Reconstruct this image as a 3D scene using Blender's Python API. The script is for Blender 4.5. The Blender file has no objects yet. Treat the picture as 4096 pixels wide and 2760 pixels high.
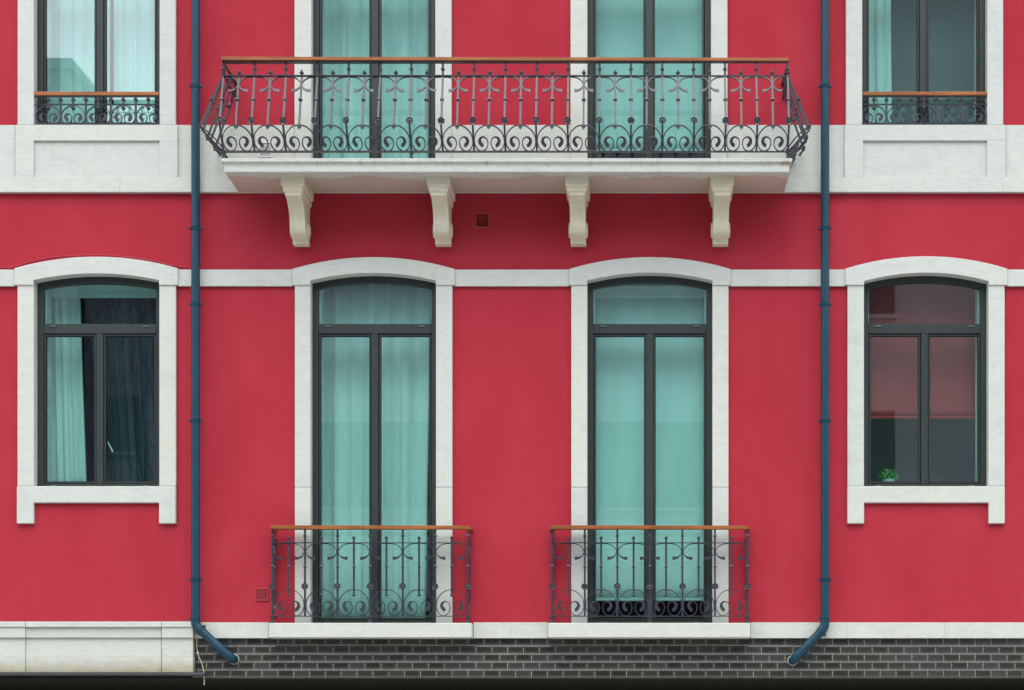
import bpy, bmesh, math, random
from mathutils import Vector, Matrix

random.seed(7)
sc = bpy.context.scene
COL = sc.collection
R = math.radians

# ------------------------------------------------------------------ camera, sky, sun, exposure
S0 = 0.002366          # metres per photo pixel on the wall plane (metro tiles are 150 mm)
D0 = 18.3              # camera to wall
VPX, VPY = 2582.0, 3075.0
EYE = 1.65
CX = (VPX - 2048.0) * S0

cam_d = bpy.data.cameras.new('camera')
cam = bpy.data.objects.new('camera', cam_d)
COL.objects.link(cam)
cam.location = (CX, -D0, EYE)
cam.rotation_euler = (R(90), 0, 0)
cam_d.sensor_width = 36.0
cam_d.lens = 36.0 * D0 / (4096 * S0)
cam_d.shift_x = (2048.0 - VPX) / 4096.0
cam_d.shift_y = (VPY - 1380.0) / 4096.0
cam_d.clip_end = 600
sc.camera = cam

world = bpy.data.worlds.new('World')
sc.world = world
world.use_nodes = True
wn = world.node_tree
wn.nodes.clear()
SUN_EL = 60.0
sky = wn.nodes.new('ShaderNodeTexSky')
sky.sky_type = 'NISHITA'
sky.sun_disc = False
sky.sun_elevation = R(SUN_EL)
sky.sun_rotation = R(180)
sky.air_density = 1.0
sky.dust_density = 3.0
hs = wn.nodes.new('ShaderNodeHueSaturation')
hs.inputs['Saturation'].default_value = 0.66
bg = wn.nodes.new('ShaderNodeBackground')
bg.inputs['Strength'].default_value = 0.15
wo = wn.nodes.new('ShaderNodeOutputWorld')
wn.links.new(sky.outputs[0], hs.inputs['Color'])
wn.links.new(hs.outputs[0], bg.inputs['Color'])
wn.links.new(bg.outputs[0], wo.inputs['Surface'])

sun_d = bpy.data.lights.new('sun', 'SUN')
sun_d.energy = 1.5
sun_d.angle = R(140)
sun_d.color = (1.0, 0.955, 0.89)
sun = bpy.data.objects.new('sun', sun_d)
COL.objects.link(sun)
sun.location = (0, -20, 40)
sun.rotation_euler = (R(90 - SUN_EL), 0, 0)

sc.view_settings.view_transform = 'Standard'
sc.view_settings.look = 'None'
sc.view_settings.exposure = 1.0
sc.view_settings.gamma = 1.0
sc.view_settings.use_curve_mapping = False
sc.cycles.max_bounces = 8
sc.cycles.transparent_max_bounces = 16


# ------------------------------------------------------------------ photo pixel -> place (at a known depth in front of the wall)
def X(px, d=0.0):
    return CX + (px - VPX) * S0 * (D0 - d) / D0


def Z(py, d=0.0):
    return EYE + (VPY - py) * S0 * (D0 - d) / D0


# ------------------------------------------------------------------ object helpers
WLOC = {}


class MB:
    def __init__(self):
        self.v, self.f, self.m = [], [], []

    def add(self, verts, faces, mi=0):
        b = len(self.v)
        self.v += [tuple(p) for p in verts]
        for f in faces:
            self.f.append(tuple(b + i for i in f))
            self.m.append(mi)

    def box(self, x0, x1, y0, y1, z0, z1, mi=0):
        x0, x1 = min(x0, x1), max(x0, x1)
        y0, y1 = min(y0, y1), max(y0, y1)
        z0, z1 = min(z0, z1), max(z0, z1)
        v = [(x0, y0, z0), (x1, y0, z0), (x1, y1, z0), (x0, y1, z0),
             (x0, y0, z1), (x1, y0, z1), (x1, y1, z1), (x0, y1, z1)]
        self.add(v, [(0, 3, 2, 1), (4, 5, 6, 7), (0, 1, 5, 4), (1, 2, 6, 5), (2, 3, 7, 6), (3, 0, 4, 7)], mi)

    def prism(self, poly, y0, y1, mi=0):
        """poly: list of (x, z) counter-clockwise seen from the street (-y), extruded y0 (front) .. y1 (back)."""
        n = len(poly)
        v = [(x, y0, z) for x, z in poly] + [(x, y1, z) for x, z in poly]
        f = [tuple(range(n)), tuple(reversed(range(n, 2 * n)))]
        for i in range(n):
            j = (i + 1) % n
            f.append((i, n + i, n + j, j))
        self.add(v, f, mi)

    def sweep(self, pts, N, half, mi=0, cap=True):
        """rectangular section swept along pts; half = list of (in-plane, normal) half sizes."""
        n = len(pts)
        rings = []
        for i, p in enumerate(pts):
            a = pts[max(i - 1, 0)]
            b = pts[min(i + 1, n - 1)]
            T = (b - a).normalized()
            B = N.cross(T).normalized()
            t, w = half[i] if isinstance(half, list) else half
            if 0 < i < n - 1:                       # mitre
                d1 = (p - a).normalized()
                c = max(0.5, abs(d1.dot(T)))
                t = t / c
            rings.append([p + B * t + N * w, p - B * t + N * w, p - B * t - N * w, p + B * t - N * w])
        v = [q for r in rings for q in r]
        f = []
        for i in range(n - 1):
            for k in range(4):
                l = (k + 1) % 4
                f.append((4 * i + k, 4 * i + l, 4 * i + 4 + l, 4 * i + 4 + k))
        if cap:
            f.append((3, 2, 1, 0))
            f.append((4 * n - 4, 4 * n - 3, 4 * n - 2, 4 * n - 1))
        self.add(v, f, mi)

    def tube(self, pts, r, seg=16, mi=0, cap=True):
        n = len(pts)
        rad = r if isinstance(r, list) else [r] * n
        T0 = (pts[1] - pts[0]).normalized()
        U = T0.orthogonal().normalized()
        v = []
        for i, p in enumerate(pts):
            a = pts[max(i - 1, 0)]
            b = pts[min(i + 1, n - 1)]
            T = (b - a).normalized()
            U = (U - T * U.dot(T)).normalized()
            V = T.cross(U)
            for k in range(seg):
                an = 2 * math.pi * k / seg
                v.append(p + (U * math.cos(an) + V * math.sin(an)) * rad[i])
        f = []
        for i in range(n - 1):
            for k in range(seg):
                l = (k + 1) % seg
                f.append((seg * i + k, seg * i + l, seg * (i + 1) + l, seg * (i + 1) + k))
        if cap:
            f.append(tuple(reversed(range(seg))))
            f.append(tuple(range(seg * (n - 1), seg * n)))
        self.add(v, f, mi)

    def rings(self, c, axis, side, prof, sq=True, mi=0):
        """stack of square (or 12-gon) rings along axis; prof = [(offset, half size)]"""
        A = axis.normalized()
        U = side.normalized()
        V = A.cross(U).normalized()
        if sq:
            dirs = [(1, 1), (-1, 1), (-1, -1), (1, -1)]
        else:
            dirs = [(math.cos(2 * math.pi * k / 12), math.sin(2 * math.pi * k / 12)) for k in range(12)]
        m = len(dirs)
        v = []
        for o, h in prof:
            for a, b in dirs:
                v.append(c + A * o + U * (a * h) + V * (b * h))
        f = []
        for i in range(len(prof) - 1):
            for k in range(m):
                l = (k + 1) % m
                f.append((m * i + k, m * i + l, m * i + m + l, m * i + m + k))
        f.append(tuple(reversed(range(m))))
        f.append(tuple(range(m * (len(prof) - 1), m * len(prof))))
        self.add(v, f, mi)

    def mesh(self, name, mats, smooth=False, bevel=0.0, fix=True):
        me = bpy.data.meshes.new(name)
        me.from_pydata(self.v, [], self.f)
        for m in (mats if isinstance(mats, (list, tuple)) else [mats]):
            me.materials.append(m)
        me.polygons.foreach_set('material_index', self.m)
        if fix or bevel:
            bm = bmesh.new()
            bm.from_mesh(me)
            if fix:
                bmesh.ops.recalc_face_normals(bm, faces=bm.faces)
            if bevel:
                es = [e for e in bm.edges if len(e.link_faces) == 2 and e.calc_face_angle(0) > R(40)]
                bmesh.ops.bevel(bm, geom=es, offset=bevel, segments=1, profile=0.5, affect='EDGES', clamp_overlap=True)
            bm.to_mesh(me)
            bm.free()
        if smooth:
            me.polygons.foreach_set('use_smooth', [True] * len(me.polygons))
            me.set_sharp_from_angle(angle=R(38))
        me.update()
        return me


def link(name, me, parent=None, loc=(0, 0, 0), rz=0.0, local=False):
    o = bpy.data.objects.new(name, me)
    COL.objects.link(o)
    o.location = loc
    o.rotation_euler = (0, 0, rz)
    if parent is not None:
        o.parent = parent
        if not local:
            o.matrix_parent_inverse = Matrix.Translation(-Vector(WLOC[parent.name]))
    if not local:
        WLOC[o.name] = tuple(loc)
    return o


def obj(name, mb, mats, parent=None, smooth=False, bevel=0.0, kind=None):
    o = link(name, mb.mesh(name, mats, smooth, bevel), parent)
    if kind:
        o['kind'] = kind
    return o


def empty(name, loc, parent=None):
    o = link(name, None, parent, loc)
    o.empty_display_size = 0.1
    return o


def tag(o, label, cat, group=None):
    o['label'] = label
    o['category'] = cat
    if group:
        o['group'] = group
    return o


def catmull(P, n=4):
    out = []
    m = len(P)
    for i in range(m - 1):
        p0, p1, p2, p3 = P[max(i - 1, 0)], P[i], P[i + 1], P[min(i + 2, m - 1)]
        for k in range(n):
            t = k / n
            out.append(tuple(0.5 * (2 * b + (c - a) * t + (2 * a - 5 * b + 4 * c - d) * t * t + (3 * b - a - 3 * c + d) * t ** 3)
                             for a, b, c, d in zip(p0, p1, p2, p3)))
    out.append(tuple(P[-1]))
    return out


# ------------------------------------------------------------------ materials
def mat_new(name):
    m = bpy.data.materials.new(name)
    m.use_nodes = True
    nt = m.node_tree
    nt.nodes.clear()
    out = nt.nodes.new('ShaderNodeOutputMaterial')
    b = nt.nodes.new('ShaderNodeBsdfPrincipled')
    nt.links.new(b.outputs[0], out.inputs[0])
    return m, nt, b


def N_(nt, t, **kw):
    n = nt.nodes.new(t)
    for k, v in kw.items():
        if k in n.inputs:
            n.inputs[k].default_value = v
        else:
            setattr(n, k, v)
    return n


def coords(nt, scale=(1, 1, 1), rnd=False):
    tc = nt.nodes.new('ShaderNodeTexCoord')
    src = tc.outputs['Object']
    if rnd:
        oi = nt.nodes.new('ShaderNodeObjectInfo')
        mu = N_(nt, 'ShaderNodeMath', operation='MULTIPLY')
        mu.inputs[1].default_value = 57.0
        nt.links.new(oi.outputs['Random'], mu.inputs[0])
        ad = N_(nt, 'ShaderNodeVectorMath', operation='ADD')
        nt.links.new(src, ad.inputs[0])
        nt.links.new(mu.outputs[0], ad.inputs[1])
        src = ad.outputs[0]
    mp = nt.nodes.new('ShaderNodeMapping')
    mp.inputs['Scale'].default_value = scale
    nt.links.new(src, mp.inputs['Vector'])
    return mp.outputs[0]


def noise(nt, vec, scale, detail=4, rough=0.55, dist=0.0):
    n = N_(nt, 'ShaderNodeTexNoise', Scale=scale, Detail=detail, Roughness=rough, Distortion=dist)
    nt.links.new(vec, n.inputs['Vector'])
    return n.outputs['Fac']


def ramp(nt, fac, stops):
    r = nt.nodes.new('ShaderNodeValToRGB')
    els = r.color_ramp.elements
    while len(els) > 1:
        els.remove(els[-1])
    els[0].position, els[0].color = stops[0][0], (*stops[0][1], 1) if len(stops[0][1]) == 3 else stops[0][1]
    for p, c in stops[1:]:
        e = els.new(p)
        e.color = (*c, 1)
    nt.links.new(fac, r.inputs['Fac'])
    return r.outputs['Color']


def mix(nt, a, b, fac, mode='MIX'):
    m = nt.nodes.new('ShaderNodeMix')
    m.data_type = 'RGBA'
    m.blend_type = mode
    for sock, val in ((m.inputs[6], a), (m.inputs[7], b), (m.inputs[0], fac)):
        if isinstance(val, (int, float)):
            sock.default_value = val
        elif isinstance(val, tuple):
            sock.default_value = (*val, 1)
        else:
            nt.links.new(val, sock)
    return m.outputs[2]


def bump(nt, b, h, strength, dist=0.01):
    n = N_(nt, 'ShaderNodeBump', Strength=strength, Distance=dist)
    nt.links.new(h, n.inputs['Height'])
    nt.links.new(n.outputs[0], b.inputs['Normal'])


def mat_stucco():
    m, nt, b = mat_new('red_stucco')
    v = coords(nt)
    vs = coords(nt, (1.25, 1, 0.8))
    big = noise(nt, vs, 1.1, 5, 0.6, 0.4)
    c = ramp(nt, big, [(0.30, (0.358, 0.0265, 0.0435)), (0.50, (0.384, 0.0310, 0.0495)), (0.72, (0.408, 0.038, 0.058))])
    streak = noise(nt, coords(nt, (9, 1, 0.5)), 1.3, 4, 0.6)
    sf = ramp(nt, streak, [(0.52, (0, 0, 0)), (0.78, (1, 1, 1))])
    sb = N_(nt, 'ShaderNodeRGBToBW')
    nt.links.new(sf, sb.inputs[0])
    k = N_(nt, 'ShaderNodeMath', operation='MULTIPLY')
    k.inputs[1].default_value = 0.08
    nt.links.new(sb.outputs[0], k.inputs[0])
    c = mix(nt, c, (0.50, 0.075, 0.10), k.outputs[0])
    bl = ramp(nt, noise(nt, coords(nt, (1.1, 1, 1.0)), 2.7, 7, 0.72, 0.6), [(0.60, (0, 0, 0)), (0.74, (0.11, 0.11, 0.11))])
    bb = N_(nt, 'ShaderNodeRGBToBW')
    nt.links.new(bl, bb.inputs[0])
    c = mix(nt, c, (0.47, 0.085, 0.105), bb.outputs[0])
    sp = N_(nt, 'ShaderNodeTexVoronoi', Scale=3.1)
    nt.links.new(coords(nt, (1, 1, 1)), sp.inputs['Vector'])
    sc_ = ramp(nt, sp.outputs['Distance'], [(0.022, (0.5, 0.5, 0.5)), (0.03, (0, 0, 0))])
    scb = N_(nt, 'ShaderNodeRGBToBW')
    nt.links.new(sc_, scb.inputs[0])
    c = mix(nt, c, (0.17, 0.016, 0.026), scb.outputs[0])
    fine = noise(nt, v, 60, 3, 0.6)
    fc = ramp(nt, fine, [(0.3, (0.94, 0.94, 0.94)), (0.7, (1.05, 1.05, 1.05))])
    c = mix(nt, c, fc, 1.0, 'MULTIPLY')
    nt.links.new(c, b.inputs['Base Color'])
    b.inputs['Roughness'].default_value = 0.88
    b.inputs['Specular IOR Level'].default_value = 0.10
    bump(nt, b, noise(nt, v, 140, 3, 0.65), 0.32, 0.004)
    return m


def mat_stone(name, dirt=0.0, algae=None, tint=(1, 1, 1), wet=False):
    m, nt, b = mat_new(name)
    v = coords(nt, (1, 1, 1), True)
    vw = coords(nt, (0.9, 1, 2.2), True)
    a = noise(nt, vw, 3.2, 6, 0.62, 0.8)
    base_tint = (0.90, 0.94, 0.895)
    t = lambda c: tuple(x * y * w for x, y, w in zip(c, tint, base_tint))
    c = ramp(nt, a, [(0.26, t((0.535, 0.555, 0.55))), (0.43, t((0.592, 0.617, 0.605))), (0.60, t((0.612, 0.634, 0.622))), (0.78, t((0.61, 0.595, 0.54)))])
    # thin veins
    ve = noise(nt, vw, 5.0, 7, 0.62, 1.6)
    vf = ramp(nt, ve, [(0.486, (0, 0, 0)), (0.50, (1, 1, 1)), (0.514, (0, 0, 0))])
    gate = ramp(nt, noise(nt, v, 2.1, 2), [(0.5, (0, 0, 0)), (0.66, (0.24, 0.24, 0.24))])
    vv = mix(nt, vf, gate, 1.0, 'MULTIPLY')
    vb = N_(nt, 'ShaderNodeRGBToBW')
    nt.links.new(vv, vb.inputs[0])
    c = mix(nt, c, t((0.30, 0.30, 0.33)), vb.outputs[0])
    gr = ramp(nt, noise(nt, coords(nt, (0.35, 1, 1.6), True), 34, 5, 0.7), [(0.35, (0.93, 0.93, 0.93)), (0.65, (1.04, 1.04, 1.04))])
    c = mix(nt, c, gr, 1.0, 'MULTIPLY')
    wm = ramp(nt, noise(nt, coords(nt, (6, 1, 2), True), 2.6, 6, 0.7), [(0.56, (0, 0, 0)), (0.76, (0.55, 0.55, 0.55))])
    wb = N_(nt, 'ShaderNodeRGBToBW')
    nt.links.new(wm, wb.inputs[0])
    c = mix(nt, c, t((0.56, 0.50, 0.40)), wb.outputs[0])
    # pits and chips
    vo = N_(nt, 'ShaderNodeTexVoronoi', Scale=16.0)
    vo.feature = 'F1'
    nt.links.new(v, vo.inputs['Vector'])
    pit = ramp(nt, vo.outputs['Distance'], [(0.05, (1, 1, 1)), (0.10, (0, 0, 0))])
    pg = ramp(nt, noise(nt, v, 5.3, 2), [(0.55, (0, 0, 0)), (0.62, (0.55, 0.55, 0.55))])
    pm = mix(nt, pit, pg, 1.0, 'MULTIPLY')
    pb = N_(nt, 'ShaderNodeRGBToBW')
    nt.links.new(pm, pb.inputs[0])
    c = mix(nt, c, (0.30, 0.27, 0.22), pb.outputs[0])
    # each block a shade of its own
    oi = nt.nodes.new('ShaderNodeObjectInfo')
    sh = ramp(nt, oi.outputs['Random'], [(0.0, (0.96, 0.965, 0.98)), (0.5, (1.0, 1.0, 1.0)), (1.0, (1.02, 1.01, 0.98))])
    c = mix(nt, c, sh, 1.0, 'MULTIPLY')
    if dirt:
        d = noise(nt, coords(nt, (5, 1, 11)), 1.4, 7, 0.7, 1.2)
        df = ramp(nt, d, [(0.55, (0, 0, 0)), (0.75, (1, 1, 1))])
        db = N_(nt, 'ShaderNodeRGBToBW')
        nt.links.new(df, db.inputs[0])
        k = N_(nt, 'ShaderNodeMath', operation='MULTIPLY')
        k.inputs[1].default_value = dirt
        nt.links.new(db.outputs[0], k.inputs[0])
        c = mix(nt, c, (0.33, 0.28, 0.20), k.outputs[0])
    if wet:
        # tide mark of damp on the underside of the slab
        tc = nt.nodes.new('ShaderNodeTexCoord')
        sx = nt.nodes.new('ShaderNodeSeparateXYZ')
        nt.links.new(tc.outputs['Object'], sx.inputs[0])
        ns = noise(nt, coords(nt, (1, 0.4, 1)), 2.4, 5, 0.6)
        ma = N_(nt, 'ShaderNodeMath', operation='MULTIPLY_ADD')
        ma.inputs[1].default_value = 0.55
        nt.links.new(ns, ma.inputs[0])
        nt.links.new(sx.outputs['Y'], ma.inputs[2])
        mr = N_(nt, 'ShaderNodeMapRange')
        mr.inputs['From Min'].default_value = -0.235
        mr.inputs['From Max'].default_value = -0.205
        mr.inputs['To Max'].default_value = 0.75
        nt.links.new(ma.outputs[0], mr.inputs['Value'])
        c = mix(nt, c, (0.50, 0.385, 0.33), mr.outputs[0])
        # rusty drips caught under the lip
        dn = ramp(nt, noise(nt, coords(nt, (4.5, 1, 1.2)), 2.0, 6, 0.75), [(0.53, (0, 0, 0)), (0.66, (0.75, 0.75, 0.75))])
        zm = N_(nt, 'ShaderNodeMapRange')
        zm.interpolation_type = 'SMOOTHSTEP'
        zm.inputs['From Min'].default_value = Z(689, 0.647) + 0.035
        zm.inputs['From Max'].default_value = Z(689, 0.647) + 0.080
        nt.links.new(sx.outputs['Z'], zm.inputs['Value'])
        zn = N_(nt, 'ShaderNodeMapRange')
        zn.inputs['From Min'].default_value = Z(689, 0.647) + 0.088
        zn.inputs['From Max'].default_value = Z(689, 0.647) + 0.096
        zn.inputs['To Min'].default_value = 1.0
        zn.inputs['To Max'].default_value = 0.25
        nt.links.new(sx.outputs['Z'], zn.inputs['Value'])
        db2 = N_(nt, 'ShaderNodeRGBToBW')
        nt.links.new(dn, db2.inputs[0])
        p1 = N_(nt, 'ShaderNodeMath', operation='MULTIPLY')
        nt.links.new(zm.outputs[0], p1.inputs[0])
        nt.links.new(db2.outputs[0], p1.inputs[1])
        p2 = N_(nt, 'ShaderNodeMath', operation='MULTIPLY')
        nt.links.new(p1.outputs[0], p2.inputs[0])
        nt.links.new(zn.outputs[0], p2.inputs[1])
        c = mix(nt, c, (0.27, 0.20, 0.12), p2.outputs[0])
    if algae:
        z0, z1 = algae
        tc = nt.nodes.new('ShaderNodeTexCoord')
        sx = nt.nodes.new('ShaderNodeSeparateXYZ')
        nt.links.new(tc.outputs['Object'], sx.inputs[0])
        ad = N_(nt, 'ShaderNodeMath', operation='ADD')
        ns = noise(nt, coords(nt, (3, 1, 6)), 2.2, 5, 0.65)
        mm = N_(nt, 'ShaderNodeMath', operation='MULTIPLY_ADD')
        mm.inputs[1].default_value = 0.18
        mm.inputs[2].default_value = -0.09
        nt.links.new(ns, mm.inputs[0])
        nt.links.new(sx.outputs['Z'], ad.inputs[0])
        nt.links.new(mm.outputs[0], ad.inputs[1])
        mr = N_(nt, 'ShaderNodeMapRange')
        mr.inputs['From Min'].default_value = z0
        mr.inputs['From Max'].default_value = z1
        mr.inputs['To Min'].default_value = 0.95
        mr.inputs['To Max'].default_value = 0.0
        nt.links.new(ad.outputs[0], mr.inputs['Value'])
        c = mix(nt, c, (0.33, 0.31, 0.19), mr.outputs[0])
    nt.links.new(c, b.inputs['Base Color'])
    b.inputs['Roughness'].default_value = 0.7
    b.inputs['Specular IOR Level'].default_value = 0.3
    bump(nt, b, noise(nt, v, 38, 6, 0.7), 0.25, 0.006)
    return m


def mat_plain(name, col, rough=0.5, metal=0.0, spec=0.5, var=0.12, vscale=6.0, bmp=0.0, bscale=80):
    m, nt, b = mat_new(name)
    v = coords(nt, (1, 1, 1), True)
    n = noise(nt, v, vscale, 5, 0.6)
    lo = tuple(max(0, c * (1 - var)) for c in col)
    hi = tuple(c * (1 + var) for c in col)
    c = ramp(nt, n, [(0.3, lo), (0.7, hi)])
    nt.links.new(c, b.inputs['Base Color'])
    b.inputs['Metallic'].default_value = metal
    b.inputs['Specular IOR Level'].default_value = spec
    rr = N_(nt, 'ShaderNodeMapRange')
    rr.inputs['To Min'].default_value = max(0.02, rough * 0.8)
    rr.inputs['To Max'].default_value = min(1, rough * 1.2)
    nt.links.new(noise(nt, v, vscale * 3, 3), rr.inputs['Value'])
    nt.links.new(rr.outputs[0], b.inputs['Roughness'])
    if bmp:
        bump(nt, b, noise(nt, v, bscale, 4, 0.6), bmp, 0.003)
    return m


def mat_wood():
    m, nt, b = mat_new('varnished_wood')
    v = coords(nt, (1.2, 30, 30), True)
    n = noise(nt, v, 2.0, 6, 0.6, 0.6)
    c = ramp(nt, n, [(0.25, (0.16, 0.052, 0.014)), (0.5, (0.31, 0.104, 0.025)), (0.75, (0.40, 0.155, 0.045))])
    w = noise(nt, coords(nt, (1.5, 1, 1), True), 1.6, 3)
    c = mix(nt, c, ramp(nt, w, [(0.35, (0.75, 0.72, 0.70)), (0.65, (1.1, 1.08, 1.05))]), 1.0, 'MULTIPLY')
    nt.links.new(c, b.inputs['Base Color'])
    b.inputs['Roughness'].default_value = 0.42
    return m


def mat_glass():
    m = bpy.data.materials.new('tinted_glass')
    m.use_nodes = True
    nt = m.node_tree
    nt.nodes.clear()
    out = nt.nodes.new('ShaderNodeOutputMaterial')
    tr = N_(nt, 'ShaderNodeBsdfTransparent')
    tr.inputs['Color'].default_value = (0.775, 0.972, 0.945, 1)
    gl = N_(nt, 'ShaderNodeBsdfGlossy')
    gl.inputs['Roughness'].default_value = 0.0
    gl.inputs['Color'].default_value = (0.93, 0.98, 1.0, 1)
    fr = N_(nt, 'ShaderNodeFresnel', IOR=2.15)
    mx = nt.nodes.new('ShaderNodeMixShader')
    v = coords(nt, (1, 1, 0.35), True)
    bp = N_(nt, 'ShaderNodeBump', Strength=0.05, Distance=0.004)
    nt.links.new(noise(nt, v, 2.2, 1, 0.4), bp.inputs['Height'])
    nt.links.new(bp.outputs[0], gl.inputs['Normal'])
    ge = nt.nodes.new('ShaderNodeNewGeometry')
    fb = N_(nt, 'ShaderNodeMath', operation='SUBTRACT')      # the pane reflects on its outer face only
    fb.inputs[0].default_value = 1.0
    nt.links.new(ge.outputs['Backfacing'], fb.inputs[1])
    fm = N_(nt, 'ShaderNodeMath', operation='MULTIPLY')
    nt.links.new(fr.outputs[0], fm.inputs[0])
    nt.links.new(fb.outputs[0], fm.inputs[1])
    nt.links.new(fm.outputs[0], mx.inputs[0])
    nt.links.new(tr.outputs[0], mx.inputs[1])
    nt.links.new(gl.outputs[0], mx.inputs[2])
    nt.links.new(mx.outputs[0], out.inputs[0])
    return m


def mat_cloth(name, col, trans=0.25, weave=True):
    m = bpy.data.materials.new(name)
    m.use_nodes = True
    nt = m.node_tree
    nt.nodes.clear()
    out = nt.nodes.new('ShaderNodeOutputMaterial')
    d = nt.nodes.new('ShaderNodeBsdfDiffuse')
    t = nt.nodes.new('ShaderNodeBsdfTranslucent')
    mx = nt.nodes.new('ShaderNodeMixShader')
    mx.inputs[0].default_value = trans
    v = coords(nt, (1, 1, 0.2), True)
    c = ramp(nt, noise(nt, v, 5, 4, 0.6), [(0.3, tuple(x * 0.92 for x in col)), (0.7, tuple(min(0.95, x * 1.05) for x in col))])
    nt.links.new(c, d.inputs['Color'])
    nt.links.new(c, t.inputs['Color'])
    nt.links.new(d.outputs[0], mx.inputs[1])
    nt.links.new(t.outputs[0], mx.inputs[2])
    nt.links.new(mx.outputs[0], out.inputs[0])
    return m


def mat_tile():
    m, nt, b = mat_new('black_glazed_tile')
    oi = nt.nodes.new('ShaderNodeObjectInfo')
    c0 = ramp(nt, oi.outputs['Random'], [(0.0, (0.022, 0.023, 0.019)), (0.5, (0.034, 0.036, 0.031)), (1.0, (0.046, 0.050, 0.046))])
    v = coords(nt, (1, 1, 1), True)
    sm = ramp(nt, noise(nt, v, 14, 5, 0.65, 0.8), [(0.58, (0, 0, 0)), (0.8, (0.35, 0.35, 0.35))])
    sb = N_(nt, 'ShaderNodeRGBToBW')
    nt.links.new(sm, sb.inputs[0])
    c = mix(nt, c0, (0.11, 0.12, 0.12), sb.outputs[0])
    nt.links.new(c, b.inputs['Base Color'])
    b.inputs['Roughness'].default_value = 0.16
    bump(nt, b, noise(nt, v, 9, 2, 0.5), 0.12, 0.004)
    return m


M = dict(
    stucco=mat_stucco(),
    stone=mat_stone('pale_limestone'),
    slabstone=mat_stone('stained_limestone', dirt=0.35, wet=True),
    corbelstone=mat_stone('bounce_tinted_limestone', dirt=0.25, tint=(1.26, 1.14, 0.98)),  # same limestone; shade warmth and ground-bounce brightness put into its colour
    plinthstone=mat_stone('weathered_limestone', dirt=0.18, algae=(Z(2698), Z(2630)), tint=(0.97, 0.97, 0.97)),
    iron=mat_plain('painted_iron', (0.027, 0.033, 0.047), 0.38, 0.0, 0.55, 0.2, 20, 0.2, 120),
    wood=mat_wood(),
    frame=mat_plain('dark_grey_window_paint', (0.026, 0.037, 0.036), 0.42, 0.0, 0.40, 0.06, 4),
    gasket=mat_plain('black_rubber', (0.006, 0.007, 0.008), 0.7, 0, 0.3),
    cap=mat_plain('grey_plastic', (0.085, 0.11, 0.13), 0.5),
    pipe=mat_plain('blue_painted_pipe', (0.006, 0.046, 0.078), 0.42, 0, 0.35, 0.12, 5, 0.1, 60),
    glass=mat_glass(),
    sheer=mat_cloth('white_curtain', (0.90, 0.90, 0.90), 0.2),
    darkcloth=mat_cloth('grey_curtain', (0.07, 0.085, 0.11), 0.1),
    blind=mat_cloth('pale_blind', (0.80, 0.83, 0.83), 0.12),
    redblind=mat_cloth('red_blind', (0.62, 0.075, 0.075), 0.1),
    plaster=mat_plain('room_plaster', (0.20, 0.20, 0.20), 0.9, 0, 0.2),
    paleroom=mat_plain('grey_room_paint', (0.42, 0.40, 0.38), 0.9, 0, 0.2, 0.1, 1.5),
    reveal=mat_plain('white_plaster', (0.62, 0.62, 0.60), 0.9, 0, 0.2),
    grout=mat_plain('pale_grout', (0.40, 0.42, 0.34), 0.9, 0, 0.2, 0.2, 9),
    tile=mat_tile(),
    tilerim=mat_plain('thin_glaze_edge', (0.092, 0.10, 0.10), 0.2, 0, 0.5),
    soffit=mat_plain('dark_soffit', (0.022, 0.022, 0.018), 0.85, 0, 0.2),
    steel=mat_plain('dark_steel', (0.055, 0.060, 0.070), 0.6, 0, 0.4, 0.2, 4),
    redmetal=mat_plain('red_painted_vent', (0.40, 0.045, 0.06), 0.6),
    reddark=mat_plain('dark_red_vent', (0.42, 0.05, 0.045), 0.8),
    whiteplastic=mat_plain('white_plastic', (0.72, 0.73, 0.74), 0.5, 0, 0.4, 0.03),
    black=mat_plain('vent_void', (0.01, 0.01, 0.01), 0.9),
    redcable=mat_plain('red_cable', (0.40, 0.03, 0.055), 0.6),
    palecable=mat_plain('pale_cable', (0.50, 0.50, 0.36), 0.6),
    leaf=mat_plain('leaf_green', (0.11, 0.28, 0.07), 0.5, 0, 0.4, 0.4, 40),
    pot=mat_plain('white_pot', (0.6, 0.6, 0.58), 0.5),
    asphalt=mat_plain('asphalt', (0.075, 0.075, 0.075), 0.9, 0, 0.3, 0.25, 3, 0.4, 90),
    paving=mat_plain('pale_paving', (0.41, 0.395, 0.36), 0.85, 0, 0.3, 0.2, 5, 0.3, 60),
    concrete=mat_plain('grey_concrete', (0.64, 0.65, 0.64), 0.85, 0, 0.2, 0.1, 0.8),
    darkwall=mat_plain('dark_brick', (0.26, 0.27, 0.30), 0.85, 0, 0.2, 0.2, 1.0),
    midwall=mat_plain('grey_render', (0.60, 0.63, 0.64), 0.85, 0, 0.2, 0.1, 0.8),
    farglass=mat_plain('far_window', (0.03, 0.035, 0.04), 0.1),
    bark=mat_plain('bare_bark', (0.06, 0.052, 0.045), 0.9),
)

# ------------------------------------------------------------------ the ground
def structure(name, mb, mat):
    o = obj(name, mb, mat)
    o['kind'] = 'structure'
    return o


g = MB()
g.box(-250, 250, -300, -12.0, -0.5, 0.0)
structure('road', g, M['asphalt'])
g = MB()
g.box(-250, 250, -12.0, 12, -0.5, 0.12)
structure('pavement', g, M['paving'])

# ------------------------------------------------------------------ the red building
FACE = 0.035           # stone surrounds stand 35 mm proud of the stucco
bld = empty('red_building', (CX, 0.0, 0.12))
tag(bld, 'red stuccoed building with white stone trim, dark framed windows and a long stone balcony', 'building')

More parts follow.
